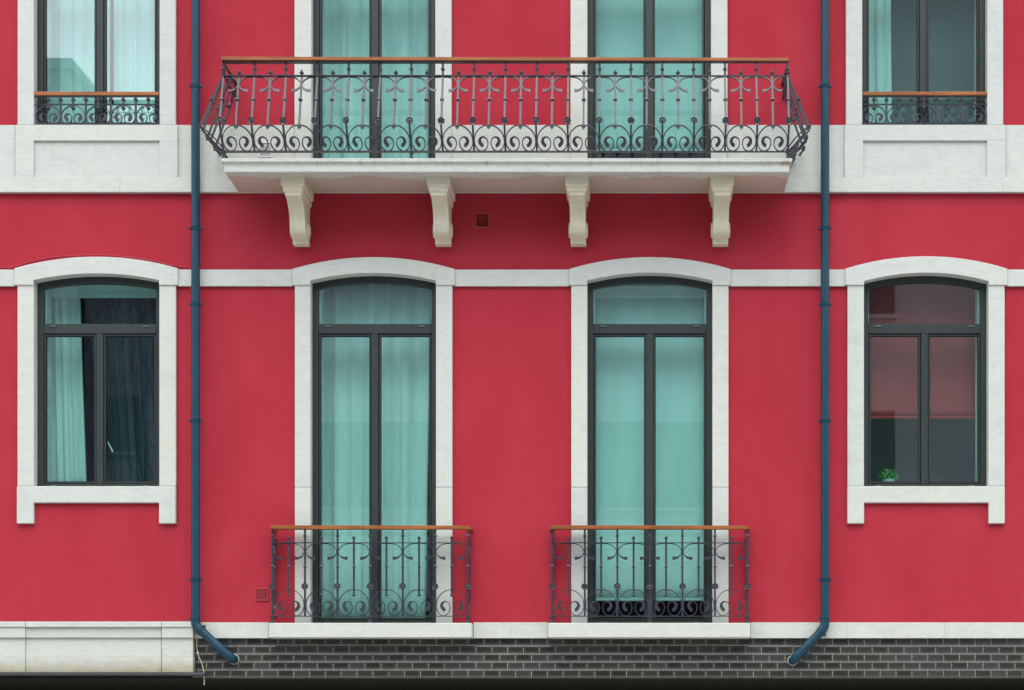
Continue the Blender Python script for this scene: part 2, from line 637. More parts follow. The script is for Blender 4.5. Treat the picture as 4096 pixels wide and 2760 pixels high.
XL, XR = X(-1300), X(5400)
ZTOP = Z(-1000)
Z_SOF = Z(2716)
Z_SLAB = Z(635, 0.66)          # top of the balcony slab
Z_SLABB = Z(689, 0.647)        # its underside
Z_SILL = Z(2491.6, 0.18)       # top of the two lower balcony slabs

# windows: kind, opening edges (px at the stone face), bottom z, arch data
WIN = dict(
    UL=dict(xl=135, xr=638, zb=Z(499, FACE), top=-330, arch=None),
    UA=dict(xl=1245, xr=1741, zb=Z_SLAB + 0.004, top=-330, arch=None),
    UB=dict(xl=2349, xr=2844.5, zb=Z_SLAB + 0.004, top=-330, arch=None),
    UR=dict(xl=3449, xr=3949, zb=Z(499, FACE), top=-330, arch=None),
    LL=dict(xl=135.5, xr=637, zb=Z(1944.6, FACE), top=1090, arch=(1094, 1121)),
    LA=dict(xl=1242, xr=1743.6, zb=Z_SILL + 0.004, top=1088, arch=(1092, 1122.5)),
    LB=dict(xl=2349, xr=2850, zb=Z_SILL + 0.004, top=1088, arch=(1091, 1122.5)),
    LR=dict(xl=3456, xr=3953.5, zb=Z(1944.6, FACE), top=1088, arch=(1091, 1125)),
)
EXP = 0.026
for w in WIN.values():
    w['x0'], w['x1'] = X(w['xl'], FACE), X(w['xr'], FACE)
    w['zt'] = Z(w['top'], FACE)
    w['hole'] = (w['x0'] - EXP, w['x1'] + EXP, w['zb'] - 0.012, w['zt'])

# wall with window openings
V2 = (X(1905), X(1953), Z(906), Z(855))     # the square vent hole
holes = [w['hole'] for w in WIN.values()]
xs = sorted({XL, XR} | {h[0] for h in holes} | {h[1] for h in holes} | {V2[0], V2[1]})
zs = sorted({Z(2692), ZTOP} | {h[2] for h in holes} | {h[3] for h in holes} | {V2[2], V2[3]})
wall = MB()
allh = holes + [V2]
for i in range(len(xs) - 1):
    for j in range(len(zs) - 1):
        cx_, cz_ = (xs[i] + xs[i + 1]) / 2, (zs[j] + zs[j + 1]) / 2
        if any(h[0] < cx_ < h[1] and h[2] < cz_ < h[3] for h in allh):
            continue
        wall.add([(xs[i], 0, zs[j]), (xs[i + 1], 0, zs[j]), (xs[i + 1], 0, zs[j + 1]), (xs[i], 0, zs[j + 1])], [(0, 1, 2, 3)])
YB = 0.30
for h in holes + [V2]:
    yb = YB if h is not V2 else 0.05
    mi = 1 if h is not V2 else 0
    a, b_, c_, d_ = h
    wall.add([(a, 0, c_), (a, yb, c_), (a, yb, d_), (a, 0, d_)], [(0, 1, 2, 3)], mi)
    wall.add([(b_, 0, c_), (b_, 0, d_), (b_, yb, d_), (b_, yb, c_)], [(0, 1, 2, 3)], mi)
    wall.add([(a, 0, c_), (b_, 0, c_), (b_, yb, c_), (a, yb, c_)], [(0, 1, 2, 3)], mi)
    wall.add([(a, 0, d_), (a, yb, d_), (b_, yb, d_), (b_, 0, d_)], [(0, 1, 2, 3)], mi)
# ends, back and roof of the block
wall.add([(XL, 0, 0.12), (XL, 9, 0.12), (XL, 9, ZTOP), (XL, 0, ZTOP)], [(0, 3, 2, 1)])
wall.add([(XR, 0, 0.12), (XR, 9, 0.12), (XR, 9, ZTOP), (XR, 0, ZTOP)], [(0, 1, 2, 3)])
wall.add([(XL, 9, 0.12), (XR, 9, 0.12), (XR, 9, ZTOP), (XL, 9, ZTOP)], [(0, 3, 2, 1)])
wall.add([(XL, 0, ZTOP), (XR, 0, ZTOP), (XR, 9, ZTOP), (XL, 9, ZTOP)], [(0, 1, 2, 3)])
wo_ = link('wall', wall.mesh('wall', [M['stucco'], M['reveal']], fix=False), bld)

cor = MB()
cor.box(XL - 0.2, XR + 0.2, -0.3, 0.4, ZTOP, ZTOP + 0.25)
obj('cornice', cor, M['stone'], bld, bevel=0.02)

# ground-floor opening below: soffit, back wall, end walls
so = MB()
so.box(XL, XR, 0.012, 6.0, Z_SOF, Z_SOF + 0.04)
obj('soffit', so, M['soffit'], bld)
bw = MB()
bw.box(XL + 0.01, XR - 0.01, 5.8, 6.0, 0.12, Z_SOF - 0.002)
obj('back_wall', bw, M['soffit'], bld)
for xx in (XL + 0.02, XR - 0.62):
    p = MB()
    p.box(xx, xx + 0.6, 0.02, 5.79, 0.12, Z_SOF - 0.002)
    obj('end_wall', p, M['stone'], bld)


def stone(name, x0, x1, y0px, y1px, d, mat='stone', back=0.02, bev=0.0016, parent=None, dz=None):
    """a block of trim measured on its own face at depth d"""
    b = MB()
    b.box(X(x0, d), X(x1, d), -d, back, Z(y1px, d), Z(y0px, d))
    return obj(name, b, M[mat], parent or bld, bevel=bev)


J = 0.22   # half joint, px
# upper window surrounds
JB = -(0.0742)


def jamb(x0, x1, top_z, bot_z, d=FACE):
    b = MB()
    b.box(X(x0, d), X(x1, d), -d, 0.0742, bot_z, top_z)
    return obj('jamb', b, M['stone'], bld, bevel=0.004)


ztu = Z(-330, FACE)
for (a, b_), zb in (((70, 135), Z(498.6, FACE)), ((638, 702.6), Z(498.6, FACE)), ((1177.6, 1245), Z_SLAB), ((1741, 1806), Z_SLAB),
                    ((2282, 2349), Z_SLAB), ((2844.5, 2910), Z_SLAB), ((3383.7, 3449), Z(498.6, FACE)), ((3949, 4013), Z(498.6, FACE))):
    jamb(a, b_, ztu - 0.002, zb)
for a, b_ in ((60, 712), (1168, 1816), (2272, 2920), (3374, 4023)):
    b = MB()
    b.box(X(a, 0.045), X(b_, 0.045), -0.045, 0.0742, ztu, ztu + 0.17)
    obj('lintel', b, M['stone'], bld, bevel=0.004)

# parapet panels below the two upper windows
for a, i0, i1, b_ in ((61, 135, 638, 710), (3378.6, 3452.6, 3948, 4023)):
    stone('sill', a, b_, 499, 562, 0.05, back=0.0742)
    stone('panel_stile', a, i0, 562.05, 707.9, 0.0502, bev=0.0008)
    stone('panel_stile', i1, b_, 562.05, 707.9, 0.0502, bev=0.0008)
    stone('recessed_panel', i0 - 2, i1 + 2, 560, 709, 0.028, bev=0)
# band field
for a, b_ in ((-1300, -620), (-618, 60), (711, 1177), (1806.5, 2281.5), (2911, 3377.5), (4024, 4700), (4702, 5400)):
    stone('band_block', a, b_, 500, 708.5, 0.022)
# band foot
cuts = [-1300, -700, -120, 480, 953, 1500, 2050, 2600, 3136, 3560, 4010, 4600, 5400]
for a, b_ in zip(cuts[:-1], cuts[1:]):
    stone('band_foot_block', a + J, b_ - J, 708, 767.5, 0.052 if not (900 < a < 3100) else 0.046, bev=0.0012)

# lower surrounds
for (a, b_, zb, d) in ((69.6, 135.5, Z(1943.8, FACE), FACE), (637, 703.5, Z(1943.8, FACE), FACE), (3390, 3456, Z(1943.8, FACE), FACE), (3953.5, 4018.7, Z(1943.8, FACE), FACE)):
    jamb(a, b_, Z(1139, FACE), zb)
for (a, b_) in ((1179, 1242), (1743.6, 1809), (2285, 2349), (2850, 2914)):
    zj = Z(1949, FACE)
    jamb(a, b_, Z(1139, FACE), zj + 0.0012)
    jamb(a, b_, zj - 0.0012, Z_SILL)


def arc(xc, hw, z_end, z_peak, n=20, rev=False):
    """points of a flat circular arc through (xc-hw, z_end), (xc, z_peak), (xc+hw, z_end)"""
    s = z_peak - z_end
    rad = (hw * hw + s * s) / (2 * s)
    cz = z_peak - rad
    th = math.asin(hw / rad)
    pts = [(xc + rad * math.sin(-th + 2 * th * k / n), cz + rad * math.cos(-th + 2 * th * k / n)) for k in range(n + 1)]
    return pts[::-1] if rev else pts


def arch(e0, e1, ear_top, ear_bot, peak, i0, i1, ipeak, ispring):
    d = 0.048
    xa, xb = X(e0, d), X(e1, d)
    xc = (xa + xb) / 2
    ia, ib = X(i0, FACE), X(i1, FACE)
    out = arc(xc, (xb - xa) / 2, Z(ear_top, d), Z(peak, d), 28)
    inn = arc((ia + ib) / 2, (ib - ia) / 2, Z(ispring, d), Z(ipeak, d), 28)
    zb = Z(ear_bot, d)
    b = MB()
    # strip between the two arcs plus the two ears
    n = len(out)
    loop_out = [(xa, zb)] + out + [(xb, zb)]
    loop_in = [(ia, zb)] + inn + [(ib, zb)]
    m = len(loop_out)
    v = [(x, -d, z) for x, z in loop_out] + [(x, -d, z) for x, z in loop_in] + \
        [(x, 0.0742, z) for x, z in loop_out] + [(x, 0.0742, z) for x, z in loop_in]
    f = []
    for k in range(m - 1):
        f.append((k, m + k, m + k + 1, k + 1))
        f.append((2 * m + k, 2 * m + k + 1, 3 * m + k + 1, 3 * m + k))
        f.append((k, k + 1, 2 * m + k + 1, 2 * m + k))
        f.append((m + k, 3 * m + k, 3 * m + k + 1, m + k + 1))
    f.append((0, 2 * m, 3 * m, m))
    f.append((m - 1, 2 * m - 1, 4 * m - 1, 3 * m - 1))
    b.add(v, f)
    obj('arch', b, M['stone'], bld, smooth=False, bevel=0.003)


arch(57, 711.6, 1073, 1139.7, 1026.5, 135.5, 637, 1094, 1121)
arch(1168, 1818.6, 1076, 1140.3, 1028, 1242, 1743.6, 1092, 1122.5)
arch(2276, 2922.8, 1076, 1140.3, 1028, 2349, 2850, 1091, 1122.5)
arch(3381, 4030, 1074.7, 1139.7, 1025, 3456, 3953.5, 1091, 1125)

# string course between the arches
for a, b_ in ((-1300, -560), (-560, 57), (711.6, 1168), (1818.6, 2056), (2056, 2276), (2922.8, 3150), (3150, 3381), (4030, 4640), (4640, 5400)):
    stone('string_course_block', a + J, b_ - J, 1078, 1144, 0.03)

# sills with ears below the two side windows
for a, i0, i1, b_ in ((66.5, 134, 635.5, 702.5), (3389.5, 3456.5, 3955, 4019.5)):
    b = MB()
    d = 0.04
    zt, zm, zl = Z(1944.6, d), Z(2011, d), Z(2094, d)
    pts = [(X(a, d), zt), (X(a, d), zl), (X(i0, d), zl), (X(i0, d), zm), (X(i1, d), zm), (X(i1, d), zl), (X(b_, d), zl), (X(b_, d), zt)]
    b.prism(pts, -d, 0.0742)
    obj('sill', b, M['stone'], bld, bevel=0.006)

# lower band with its two balcony slabs
for a, b_ in ((778, 1074), (1893.5, 2040), (2040, 2191), (3003, 3385), (3385, 3779), (3779, 4200), (4200, 4800), (4800, 5400)):
    stone('lower_band_block', a + J, b_ - J, 2489.5, 2552.5, 0.05)
for a, b_ in ((1074.7, 1887), (2192, 3002)):
    s = MB()
    d = 0.185
    s.box(X(a, d), X(b_, d), -d, 0.15, Z(2550.5, d), Z_SILL)
    obj('balcony_slab', s, M['stone'], bld, bevel=0.006)

# stone plinth on the left, built of courses
dz = [(2486, 2507.6, 0.118), (2508.2, 2550.5, 0.104), (2551.2, 2625, 0.082), (2625.3, 2689, 0.095)]
for k, (a, b_, d) in enumerate(dz):
    for s0, s1, rec in ((-1300, -560, 0), (-558, 100.5, 0), (102, 646, 0.016 if k else 0.004), (647, 772 if k else 775, 0)):
        stone('plinth_block', s0 + 0.4, s1 - 0.4, a, b_, d - rec, 'plinthstone', bev=0.0018)
st = MB()
st.box(XL, X(814, 0.13), -0.13, 0.3, Z(2700.5, 0.13), Z(2689.6, 0.13))
obj('steel_edge', st, M['steel'], bld, bevel=0.002)

# glazed metro tiles: a backing of grout, every tile a piece of its own
plinth = MB()
plinth.box(X(771), XR, -0.004, 0.011, Z(2709.3), Z(2549))
pl = obj('tiled_plinth', plinth, M['grout'], bld)
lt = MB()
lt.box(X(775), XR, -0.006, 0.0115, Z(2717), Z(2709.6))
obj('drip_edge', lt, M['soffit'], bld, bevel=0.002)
TW, TH = 0.15, 0.075
GJ = 0.0024


def tile_mesh(w, h):
    b = MB()
    L = [(0.0, 0.0, GJ), (0.0, 0.0030, GJ + 0.0006), (0.0, 0.0060, GJ + 0.0110), (1, 0.0063, GJ + 0.0140)]
    rings = []
    for mi, y, ins in L:
        iw = min(ins, w * 0.45)
        rings.append([(iw, -y, ins), (w - iw, -y, ins), (w - iw, -y, h - ins), (iw, -y, h - ins)])
    v = [q for r in rings for q in r]
    f, m = [], []
    for i in range(3):
        for k in range(4):
            l = (k + 1) % 4
            f.append((4 * i + k, 4 * i + l, 4 * i + 4 + l, 4 * i + 4 + k))
            m.append(1 if i == 2 else 0)
    f.append((12, 13, 14, 15))
    m.append(0)
    for ff, mm in zip(f, m):
        b.f.append(ff)
        b.m.append(mm)
    b.v = v
    return b.mesh('tile', [M['tile'], M['tilerim']], fix=False)


full = tile_mesh(TW, TH)
rest = MB()
ntile = 0
ROW0 = Z(2550.2)
xe = X(771.5)
for r_ in range(5):
    z0 = ROW0 - (r_ + 1) * TH
    x = X(794.5 if r_ % 2 == 0 else 826.9 - 0.6) - TW * 2
    while x < XR - TW:
        if x + TW > xe + 0.012:
            if x < xe:
                o = link('tile', tile_mesh(x + TW - xe, TH), pl, (xe, -0.004, z0))
                ntile += 1
            elif x < X(4110):
                o = link('tile', full, pl, (x, -0.004, z0))
                o.rotation_euler = (R(random.uniform(-.35, .35)), 0, R(random.uniform(-.35, .35)))
                ntile += 1
            else:
                b0 = len(rest.v)
                for vv in full.vertices:
                    rest.v.append((vv.co.x + x, vv.co.y - 0.004, vv.co.z + z0))
                for pp in full.polygons:
                    rest.f.append(tuple(b0 + q for q in pp.vertices))
                    rest.m.append(pp.material_index)
        x += TW
o = link('tiles', rest.mesh('tiles', [M['tile'], M['tilerim']], fix=False), pl)
o['kind'] = 'stuff'

# ------------------------------------------------------------------ the long balcony: slab and corbels
bal = empty('balcony', (CX, -0.3, Z_SLABB), bld)
sl = MB()
xa, xb = X(899, 0.647), X(3155.5, 0.647)
prof = [(0.0, 0.02), (0.647, 0.02)]
zt, zb = Z_SLAB, Z_SLABB
# (projection beyond the fascia, depth, z)
levels = [(0.0, 0.647, zb), (0.004, 0.651, zb + 0.008), (0.004, 0.652, zb + 0.062), (0.014, 0.660, zb + 0.080), (0.028, 0.676, zb + 0.088),
          (0.030, 0.678, zt - 0.004), (0.026, 0.674, zt)]
v, f = [], []
for e, d, z in levels:
    v += [(xa - e, -0.046, z), (xa - e, -d, z), (xb + e, -d, z), (xb + e, -0.046, z)]
n = len(levels)
for i in range(n - 1):
    for k in range(4):
        l = (k + 1) % 4
        f.append((4 * i + k, 4 * i + l, 4 * i + 4 + l, 4 * i + 4 + k))
f.append((0, 3, 2, 1))
f.append((4 * n - 4, 4 * n - 3, 4 * n - 2, 4 * n - 1))
sl.add(v, f)
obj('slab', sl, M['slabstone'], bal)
sl = MB()
sl.box(xa + 0.02, xb - 0.02, -0.05, 0.1, zt - 0.05, zt - 0.003)
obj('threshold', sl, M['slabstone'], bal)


def corbel_mesh():
    b = MB()
    # moulded head: three steps, each its own width and depth (local x = 0 at centre)
    def blk(hw0, d0, z1, hw1, d1, z0):
        v = [(-hw0, 0, z1), (-hw0, -d0, z1), (hw0, -d0, z1), (hw0, 0, z1), (-hw1, 0, z0), (-hw1, -d1, z0), (hw1, -d1, z0), (hw1, 0, z0)]
        b.add(v, [(0, 1, 2, 3), (7, 6, 5, 4), (0, 4, 5, 1), (1, 5, 6, 2), (2, 6, 7, 3), (3, 7, 4, 0)])
    T = Z_SLABB - 0.0005
    zz = lambda py, d: Z(py, d)
    blk(0.1075, 0.524, T, 0.1075, 0.519, zz(737, .52))
    blk(0.1075, 0.519, zz(737, .52), 0.089, 0.500, zz(746, .50))
    blk(0.089, 0.500, zz(746, .50), 0.089, 0.497, zz(764, .497))
    blk(0.089, 0.497, zz(764, .497), 0.075, 0.482, zz(770, .482))
    blk(0.075, 0.482, zz(770, .482), 0.075, 0.478, zz(782, .478))
    hw = 0.0715
    P = [(0.466, 782), (0.405, 803), (0.345, 825), (0.30, 850), (0.272, 875), (0.262, 900), (0.250, 917), (0.222, 935), (0.175, 948), (0.125, 957)]
    P = catmull(P, 3)
    v, f = [], []
    for d, py in P:
        z = Z(py, d)
        # front face with two shallow flutes
        for x_, rec in ((-hw, 0), (-hw * .62, 0), (-hw * .55, .006), (-hw * .10, .006), (0, 0.001), (hw * .10, .006), (hw * .55, .006), (hw * .62, 0), (hw, 0)):
            v.append((x_, -d + rec, z))
        v.append((hw, 0, z))
        v.append((-hw, 0, z))
    m = 11
    for i in range(len(P) - 1):
        for k in range(m):
            l = (k + 1) % m
            f.append((m * i + k, m * i + l, m * i + m + l, m * i + m + k))
    f.append(tuple(range(m)))
    f.append(tuple(reversed(range(m * (len(P) - 1), m * len(P)))))
    b.add(v, f)
    # foot block
    blk(0.072, 0.115, Z(957.2, .115), 0.072, 0.105, Z(976, .105))
    # volutes
    for s in (-1, 1):
        c = Vector((s * 0.073, -0.105, Z(922, .1)))
        b.rings(c, Vector((s, 0, 0)), Vector((0, 1, 0)), [(-0.01, 0.075), (0.011, 0.075), (0.016, 0.06), (0.010, 0.052), (0.010, 0.04), (0.018, 0.03), (0.019, 0.0)], sq=False)
    return b.mesh('corbel', M['corbelstone'])


cm = corbel_mesh()
for px in (1169, 1752.3, 2306.8, 2889):
    link('corbel', cm, bal, (X(px, 0.524), 0, 0))

# ------------------------------------------------------------------ windows
YF = 0.075
LABELS = {}


def ring(b, x0, x1, z0, z1, wl, wr, wb, wt, y0, y1, mi=0):
    """rectangular ring of four butted members"""
    b.box(x0, x0 + wl, y0, y1, z0, z1, mi)
    b.box(x1 - wr, x1, y0, y1, z0, z1, mi)
    b.box(x0 + wl, x1 - wr, y0, y1, z0, z0 + wb, mi)
    b.box(x0 + wl, x1 - wr, y0, y1, z1 - wt, z1, mi)


def window(key, w, name):
    x0, x1, zb, zt = w['x0'], w['x1'], w['zb'], w['zt']
    xm = (x0 + x1) / 2
    win = empty(name, (xm, YF, zb), bld)
    FW, ST, MU, TRH = 0.055, 0.013, 0.066, 0.086
    hx0, hx1, hz0, hz1 = w['hole']
    # transom heights were read at the frame face
    if w['arch']:
        ztr0, ztr1 = Z(1334, -YF), Z(1296, -YF)
        BB = 0.040
    else:
        ztr0 = zt - 0.62
        ztr1 = ztr0 + TRH
        BB = 0.040
    fr = MB()
    ex = hx0 + 0.001, hx1 - 0.001
    fr.box(ex[0], x0 + FW, YF, 0.145, zb - 0.01, hz1 - 0.001)
    fr.box(x1 - FW, ex[1], YF, 0.145, zb - 0.01, hz1 - 0.001)
    fr.box(x0 + FW, x1 - FW, YF, 0.145, zb - 0.01, zb + BB)
    if w['arch']:
        pk, sp = w['arch']
        zpk, zsp = Z(pk, 0.04), Z(sp, 0.04)
        a0 = arc(xm, x1 - xm, zsp - 0.058, zpk - 0.062, 24)
        inner = [(x, z) for x, z in a0 if x0 + FW + 0.004 < x < x1 - FW - 0.004]
        zl = inner[0][1] - 0.012
        pts = [(x0 + FW, zl)] + inner + [(x1 - FW, zl)]
        v, f = [], []
        for x, z in pts:
            v += [(x, YF, z), (x, YF, hz1 - 0.001), (x, 0.145, z), (x, 0.145, hz1 - 0.001)]
        for k in range(len(pts) - 1):
            a, b_ = 4 * k, 4 * k + 4
            f += [(a, b_, b_ + 1, a + 1), (a + 2, a + 3, b_ + 3, b_ + 2), (a, a + 2, b_ + 2, b_), (a + 1, b_ + 1, b_ + 3, a + 3)]
        fr.add(v, f)
    else:
        fr.box(x0 + FW, x1 - FW, YF, 0.145, zt - FW, hz1 - 0.001)
    obj('frame', fr, M['frame'], win, bevel=0.0025)
    tr = MB()
    tr.box(x0 + FW + 0.0005, x1 - FW - 0.0005, YF - 0.004, 0.14, ztr0, ztr1)
    obj('transom', tr, M['frame'], win, bevel=0.002)
    mu = MB()
    zs0, zs1 = zb + BB + 0.0005, ztr0 - 0.0005
    mu.box(xm - MU / 2, xm + MU / 2, YF - 0.003, 0.14, zs0, zs1)
    obj('mullion', mu, M['frame'], win, bevel=0.002)
    GAP = 0.0075
    for a, b_ in ((x0 + FW, xm - MU / 2), (xm + MU / 2, x1 - FW)):
        s = MB()
        ring(s, a + GAP, b_ - GAP, zs0 + GAP, zs1 - GAP, ST, ST, ST, ST, YF + 0.008, 0.135)
        ring(s, a + 0.0008, b_ - 0.0008, zs0 + 0.0008, zs1 - 0.0008, GAP + 0.004, GAP + 0.004, GAP + 0.004, GAP + 0.004, YF + 0.030, 0.132, 1)
        ring(s, a + GAP + ST, b_ - GAP - ST, zs0 + GAP + ST, zs1 - GAP - ST, .003, .003, .003, .003, YF + 0.016, 0.13, 1)
        obj('sash', s, [M['frame'], M['gasket']], win)
        p = MB()
        p.box(a + GAP + ST + 0.001, b_ - GAP - ST - 0.001, YF + 0.026, YF + 0.038, zs0 + GAP + ST + .001, zs1 - GAP - ST - .001)
        obj('pane', p, M['glass'], win)
    p = MB()
    gx0, gx1 = x0 + FW, x1 - FW
    if w['arch']:
        top = arc(xm, x1 - xm, zsp - 0.056, zpk - 0.060, 24, rev=True)
        top = [(x, z) for x, z in top if gx0 < x < gx1]
        poly = [(gx0, ztr1), (gx1, ztr1), (gx1, top[0][1] - 0.01)] + top + [(gx0, top[-1][1] - 0.01)]
        p.prism(poly, YF + 0.026, YF + 0.038)
    else:
        p.box(gx0, gx1, YF + 0.026, YF + 0.038, ztr1, zt - FW)
    obj('pane', p, M['glass'], win)
    for a, b_ in ((hx0 + .001, x0 + FW + 0.012), (x1 - FW - 0.012, hx1 - .001)):
        ln = MB()
        ln.box(a, b_, 0.1465, 0.2995, zb - 0.009, hz1 - 0.002)
        obj('inner_lining', ln, M['reveal'], win)
    # drain caps
    W_ = x1 - x0
    for s in (-1, 1):
        cxp = xm + s * W_ * 0.375
        spots = [zb + 0.006 + 0.004]
        if w['arch']:
            spots.append(ztr1 - 0.029)
        for zc in spots:
            c = MB()
            c.box(cxp - 0.030, cxp + 0.030, YF - 0.013, YF - 0.0045 + (0.0045 if zc == spots[0] else 0), zc, zc + 0.014)
            obj('drain_cap', c, M['cap'], win, bevel=0.003)
    if key == 'LL':
        h_ = MB()
        a_, b2 = Vector((X(430, -.16), 0.16, Z(1766, -.16))), Vector((X(452, -.16), 0.16, Z(1808, -.16)))
        h_.sweep([a_, b2], Vector((0, 1, 0)), (0.007, 0.006))
        obj('handle', h_, M['whiteplastic'], win, bevel=.002)
    # dim room behind
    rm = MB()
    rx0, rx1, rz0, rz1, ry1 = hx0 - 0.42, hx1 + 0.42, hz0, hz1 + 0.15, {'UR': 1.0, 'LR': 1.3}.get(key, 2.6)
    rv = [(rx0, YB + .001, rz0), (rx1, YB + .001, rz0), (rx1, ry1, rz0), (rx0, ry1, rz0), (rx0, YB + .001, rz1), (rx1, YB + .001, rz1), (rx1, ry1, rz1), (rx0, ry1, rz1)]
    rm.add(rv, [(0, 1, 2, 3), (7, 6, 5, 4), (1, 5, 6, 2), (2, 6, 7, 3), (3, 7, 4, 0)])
    # front strips round the opening
    for a, b_, c_, d_ in ((rx0, hx0, rz0, rz1), (hx1, rx1, rz0, rz1), (hx0, hx1, hz1, rz1)):
        rm.add([(a, YB + .001, c_), (b_, YB + .001, c_), (b_, YB + .001, d_), (a, YB + .001, d_)], [(0, 1, 2, 3)])
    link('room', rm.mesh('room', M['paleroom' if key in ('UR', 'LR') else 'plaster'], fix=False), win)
    return win


NAMES = dict(UL='window', UR='window', LL='arched_window', LR='arched_window', UA='french_door', UB='french_door', LA='arched_french_door', LB='arched_french_door')
for k, w in WIN.items():
    window(k, w, NAMES[k])


# ------------------------------------------------------------------ curtains, blinds, a plant
def curtain(x0t, x1t, x0b, x1b, z0, z1, y, mat, label, name='curtain', cat='curtain', folds=9, amp=0.035, seed=0, parent=None, group=None, header=0.0):
    rnd = random.Random(seed)
    n = int(folds * 10)
    rows = 14
    ph = [0.0]
    for i in range(n):
        ph.append(ph[-1] + rnd.uniform(0.5, 1.5))
    tot = ph[-1]
    amps = [rnd.uniform(0.45, 1.15) for _ in range(n + 1)]
    b = MB()
    for j in range(rows + 1):
        t = j / rows
        for i in range(n + 1):
            u = i / n
            xt = x0t + (x1t - x0t) * u
            xb_ = x0b + (x1b - x0b) * u
            x = xt + (xb_ - xt) * t
            p_ = 2 * math.pi * folds * ph[i] / tot
            k = 0.55 + 0.45 * min(1, t * 2.0)
            yy = y + amp * k * amps[(i // 5) * 5 % (n + 1)] * (math.sin(p_ + 0.5 * math.sin(t * 3 + i * 0.05)) + 0.3 * math.sin(2.1 * p_ + 1))
            b.v.append((x + 0.3 * amp * math.cos(p_ * 1.3), yy, z1 + (z0 - z1) * t))
    for j in range(rows):
        for i in range(n):
            a = j * (n + 1) + i
            b.f.append((a, a + n + 1, a + n + 2, a + 1))
            b.m.append(0)
    # cloth has a thickness: hem folded to the back
    o = obj(name, b, M[mat], parent, smooth=True)
    o.data.set_sharp_from_angle(angle=R(180))
    so_ = o.modifiers.new('cloth_thickness', 'SOLIDIFY')
    so_.thickness = 0.002
    tag(o, label, cat, group)
    return o


def XI(px, y):
    return X(px, -y)


def ZI(py, y):
    return Z(py, -y)


cy = 0.40
w = WIN['UL']
curtain(w['x0'] - .15, (w['x0'] + w['x1']) / 2 + 0.02, w['x0'] - .15, (w['x0'] + w['x1']) / 2 + .02, w['zb'] + 0.01, w['zt'] + .05, cy, 'sheer',
        'white curtain in the left half of the upper window with the tree reflection', folds=5, amp=0.030, seed=3, group='pale curtains behind the windows')
curtain((w['x0'] + w['x1']) / 2 + .03, w['x1'] + .15, (w['x0'] + w['x1']) / 2 + .03, w['x1'] + .15, w['zb'] + 0.01, w['zt'] + .05, cy, 'sheer',
        'bright white curtain in the right half of the upper window beside the blue pipe', folds=5, amp=0.030, seed=5, group='pale curtains behind the windows')
w = WIN['UA']
curtain(w['x0'] - .12, XI(1716, cy), w['x0'] - .12, XI(1716, cy), w['zb'] + .01, w['zt'] + .05, cy, 'sheer',
        'pleated pale curtain behind the balcony door nearer the tree reflection, above two corbels', folds=6, amp=0.04, seed=8, group='pale curtains behind the windows')
w = WIN['LA']
curtain(w['x0'] - .12, XI(1722, cy), w['x0'] - .12, XI(1700, cy), w['zb'] + .01, ZI(1142, cy), cy, 'sheer',
        'long pleated pale curtain behind the lower arched door with a red vent beside it', folds=7, amp=0.04, seed=11, group='pale curtains behind the windows')
w = WIN['LL']
curtain(w['x0'] - .1, XI(318, cy), w['x0'] - .1, XI(348, cy), w['zb'] + .01, w['zt'] + .05, cy, 'sheer',
        'pale curtain drawn aside, its slanting edge in the arched window under the red cable', folds=6, amp=0.035, seed=14, group='pale curtains behind the windows')
curtain(XI(326, cy), w['x1'] + .1, XI(398, cy), w['x1'] + .1, w['zb'] + .01, w['zt'] + .05, cy + .10, 'darkcloth',
        'dark grey curtain filling the right side of the arched window under the red cable', folds=9, amp=0.05, seed=15)
b = MB()
b.box(w['x0'] - .1, w['x1'] + .1, 0.315, 0.345, ZI(1190, .315), w['zt'] + .04)
tag(obj('curtain_box', b, M['sheer'], bevel=.004), 'pale curtain box across the top of the arched window under the red cable', 'curtain box')
w = WIN['UR']
curtain(w['x0'] - .1, XI(3560, cy), w['x0'] - .1, XI(3566, cy), w['zb'] + .01, w['zt'] + .05, cy, 'sheer',
        'narrow pale curtain pushed to one side of the dark upper window', folds=4, amp=0.032, seed=19, group='pale curtains behind the windows')


def blind(name, x0, x1, zb, zt, y, mat, label, box=True, wave=0.004, slats=0):
    root = empty(name, ((x0 + x1) / 2, y, zb))
    tag(root, label, 'blind')
    b = MB()
    n, rows = 6, 24
    for j in range(rows + 1):
        for i in range(n + 1):
            u, t = i / n, j / rows
            b.v.append((x0 + (x1 - x0) * u, y + wave * math.sin(t * 7 + u * 2) * (0.3 + u), zb + (zt - zb) * t))
    for j in range(rows):
        for i in range(n):
            a = j * (n + 1) + i
            b.f.append((a, a + 1, a + n + 2, a + n + 1))
            b.m.append(0)
    sh = obj('fabric', b, M[mat], root, smooth=True)
    sh.modifiers.new('thickness', 'SOLIDIFY').thickness = 0.002
    r_ = MB()
    r_.box(x0, x1, y - 0.010, y + 0.010, zb - 0.026, zb - 0.0005)
    obj('bottom_bar', r_, M[mat], root, bevel=0.004)
    c = MB()
    c.box(x0 - .02, x1 + .02, y - 0.05, y + 0.06, zt + 0.0005, zt + 0.12)
    obj('cassette', c, M['reveal'], root, bevel=0.01)
    return root


by = 0.37
w = WIN['UB']
blind('roller_blind', w['x0'] - .10, w['x1'] + .10, ZI(598, by), w['zt'] - .05, by, 'blind',
      'flat pale roller blind behind the upper balcony door nearer the dark window')
w = WIN['LB']
blind('roller_blind', w['x0'] - .10, w['x1'] + .10, ZI(2393, by), ZI(1195, by), by, 'blind',
      'long flat pale roller blind hanging just short of the sill in the lower arched door')
w = WIN['LR']
blind('roller_blind', w['x0'] - .05, w['x1'] + .05, ZI(1664, by), w['zt'] + .02, by, 'redblind',
      'dark red roller blind lowered halfway in the arched window with the plant')

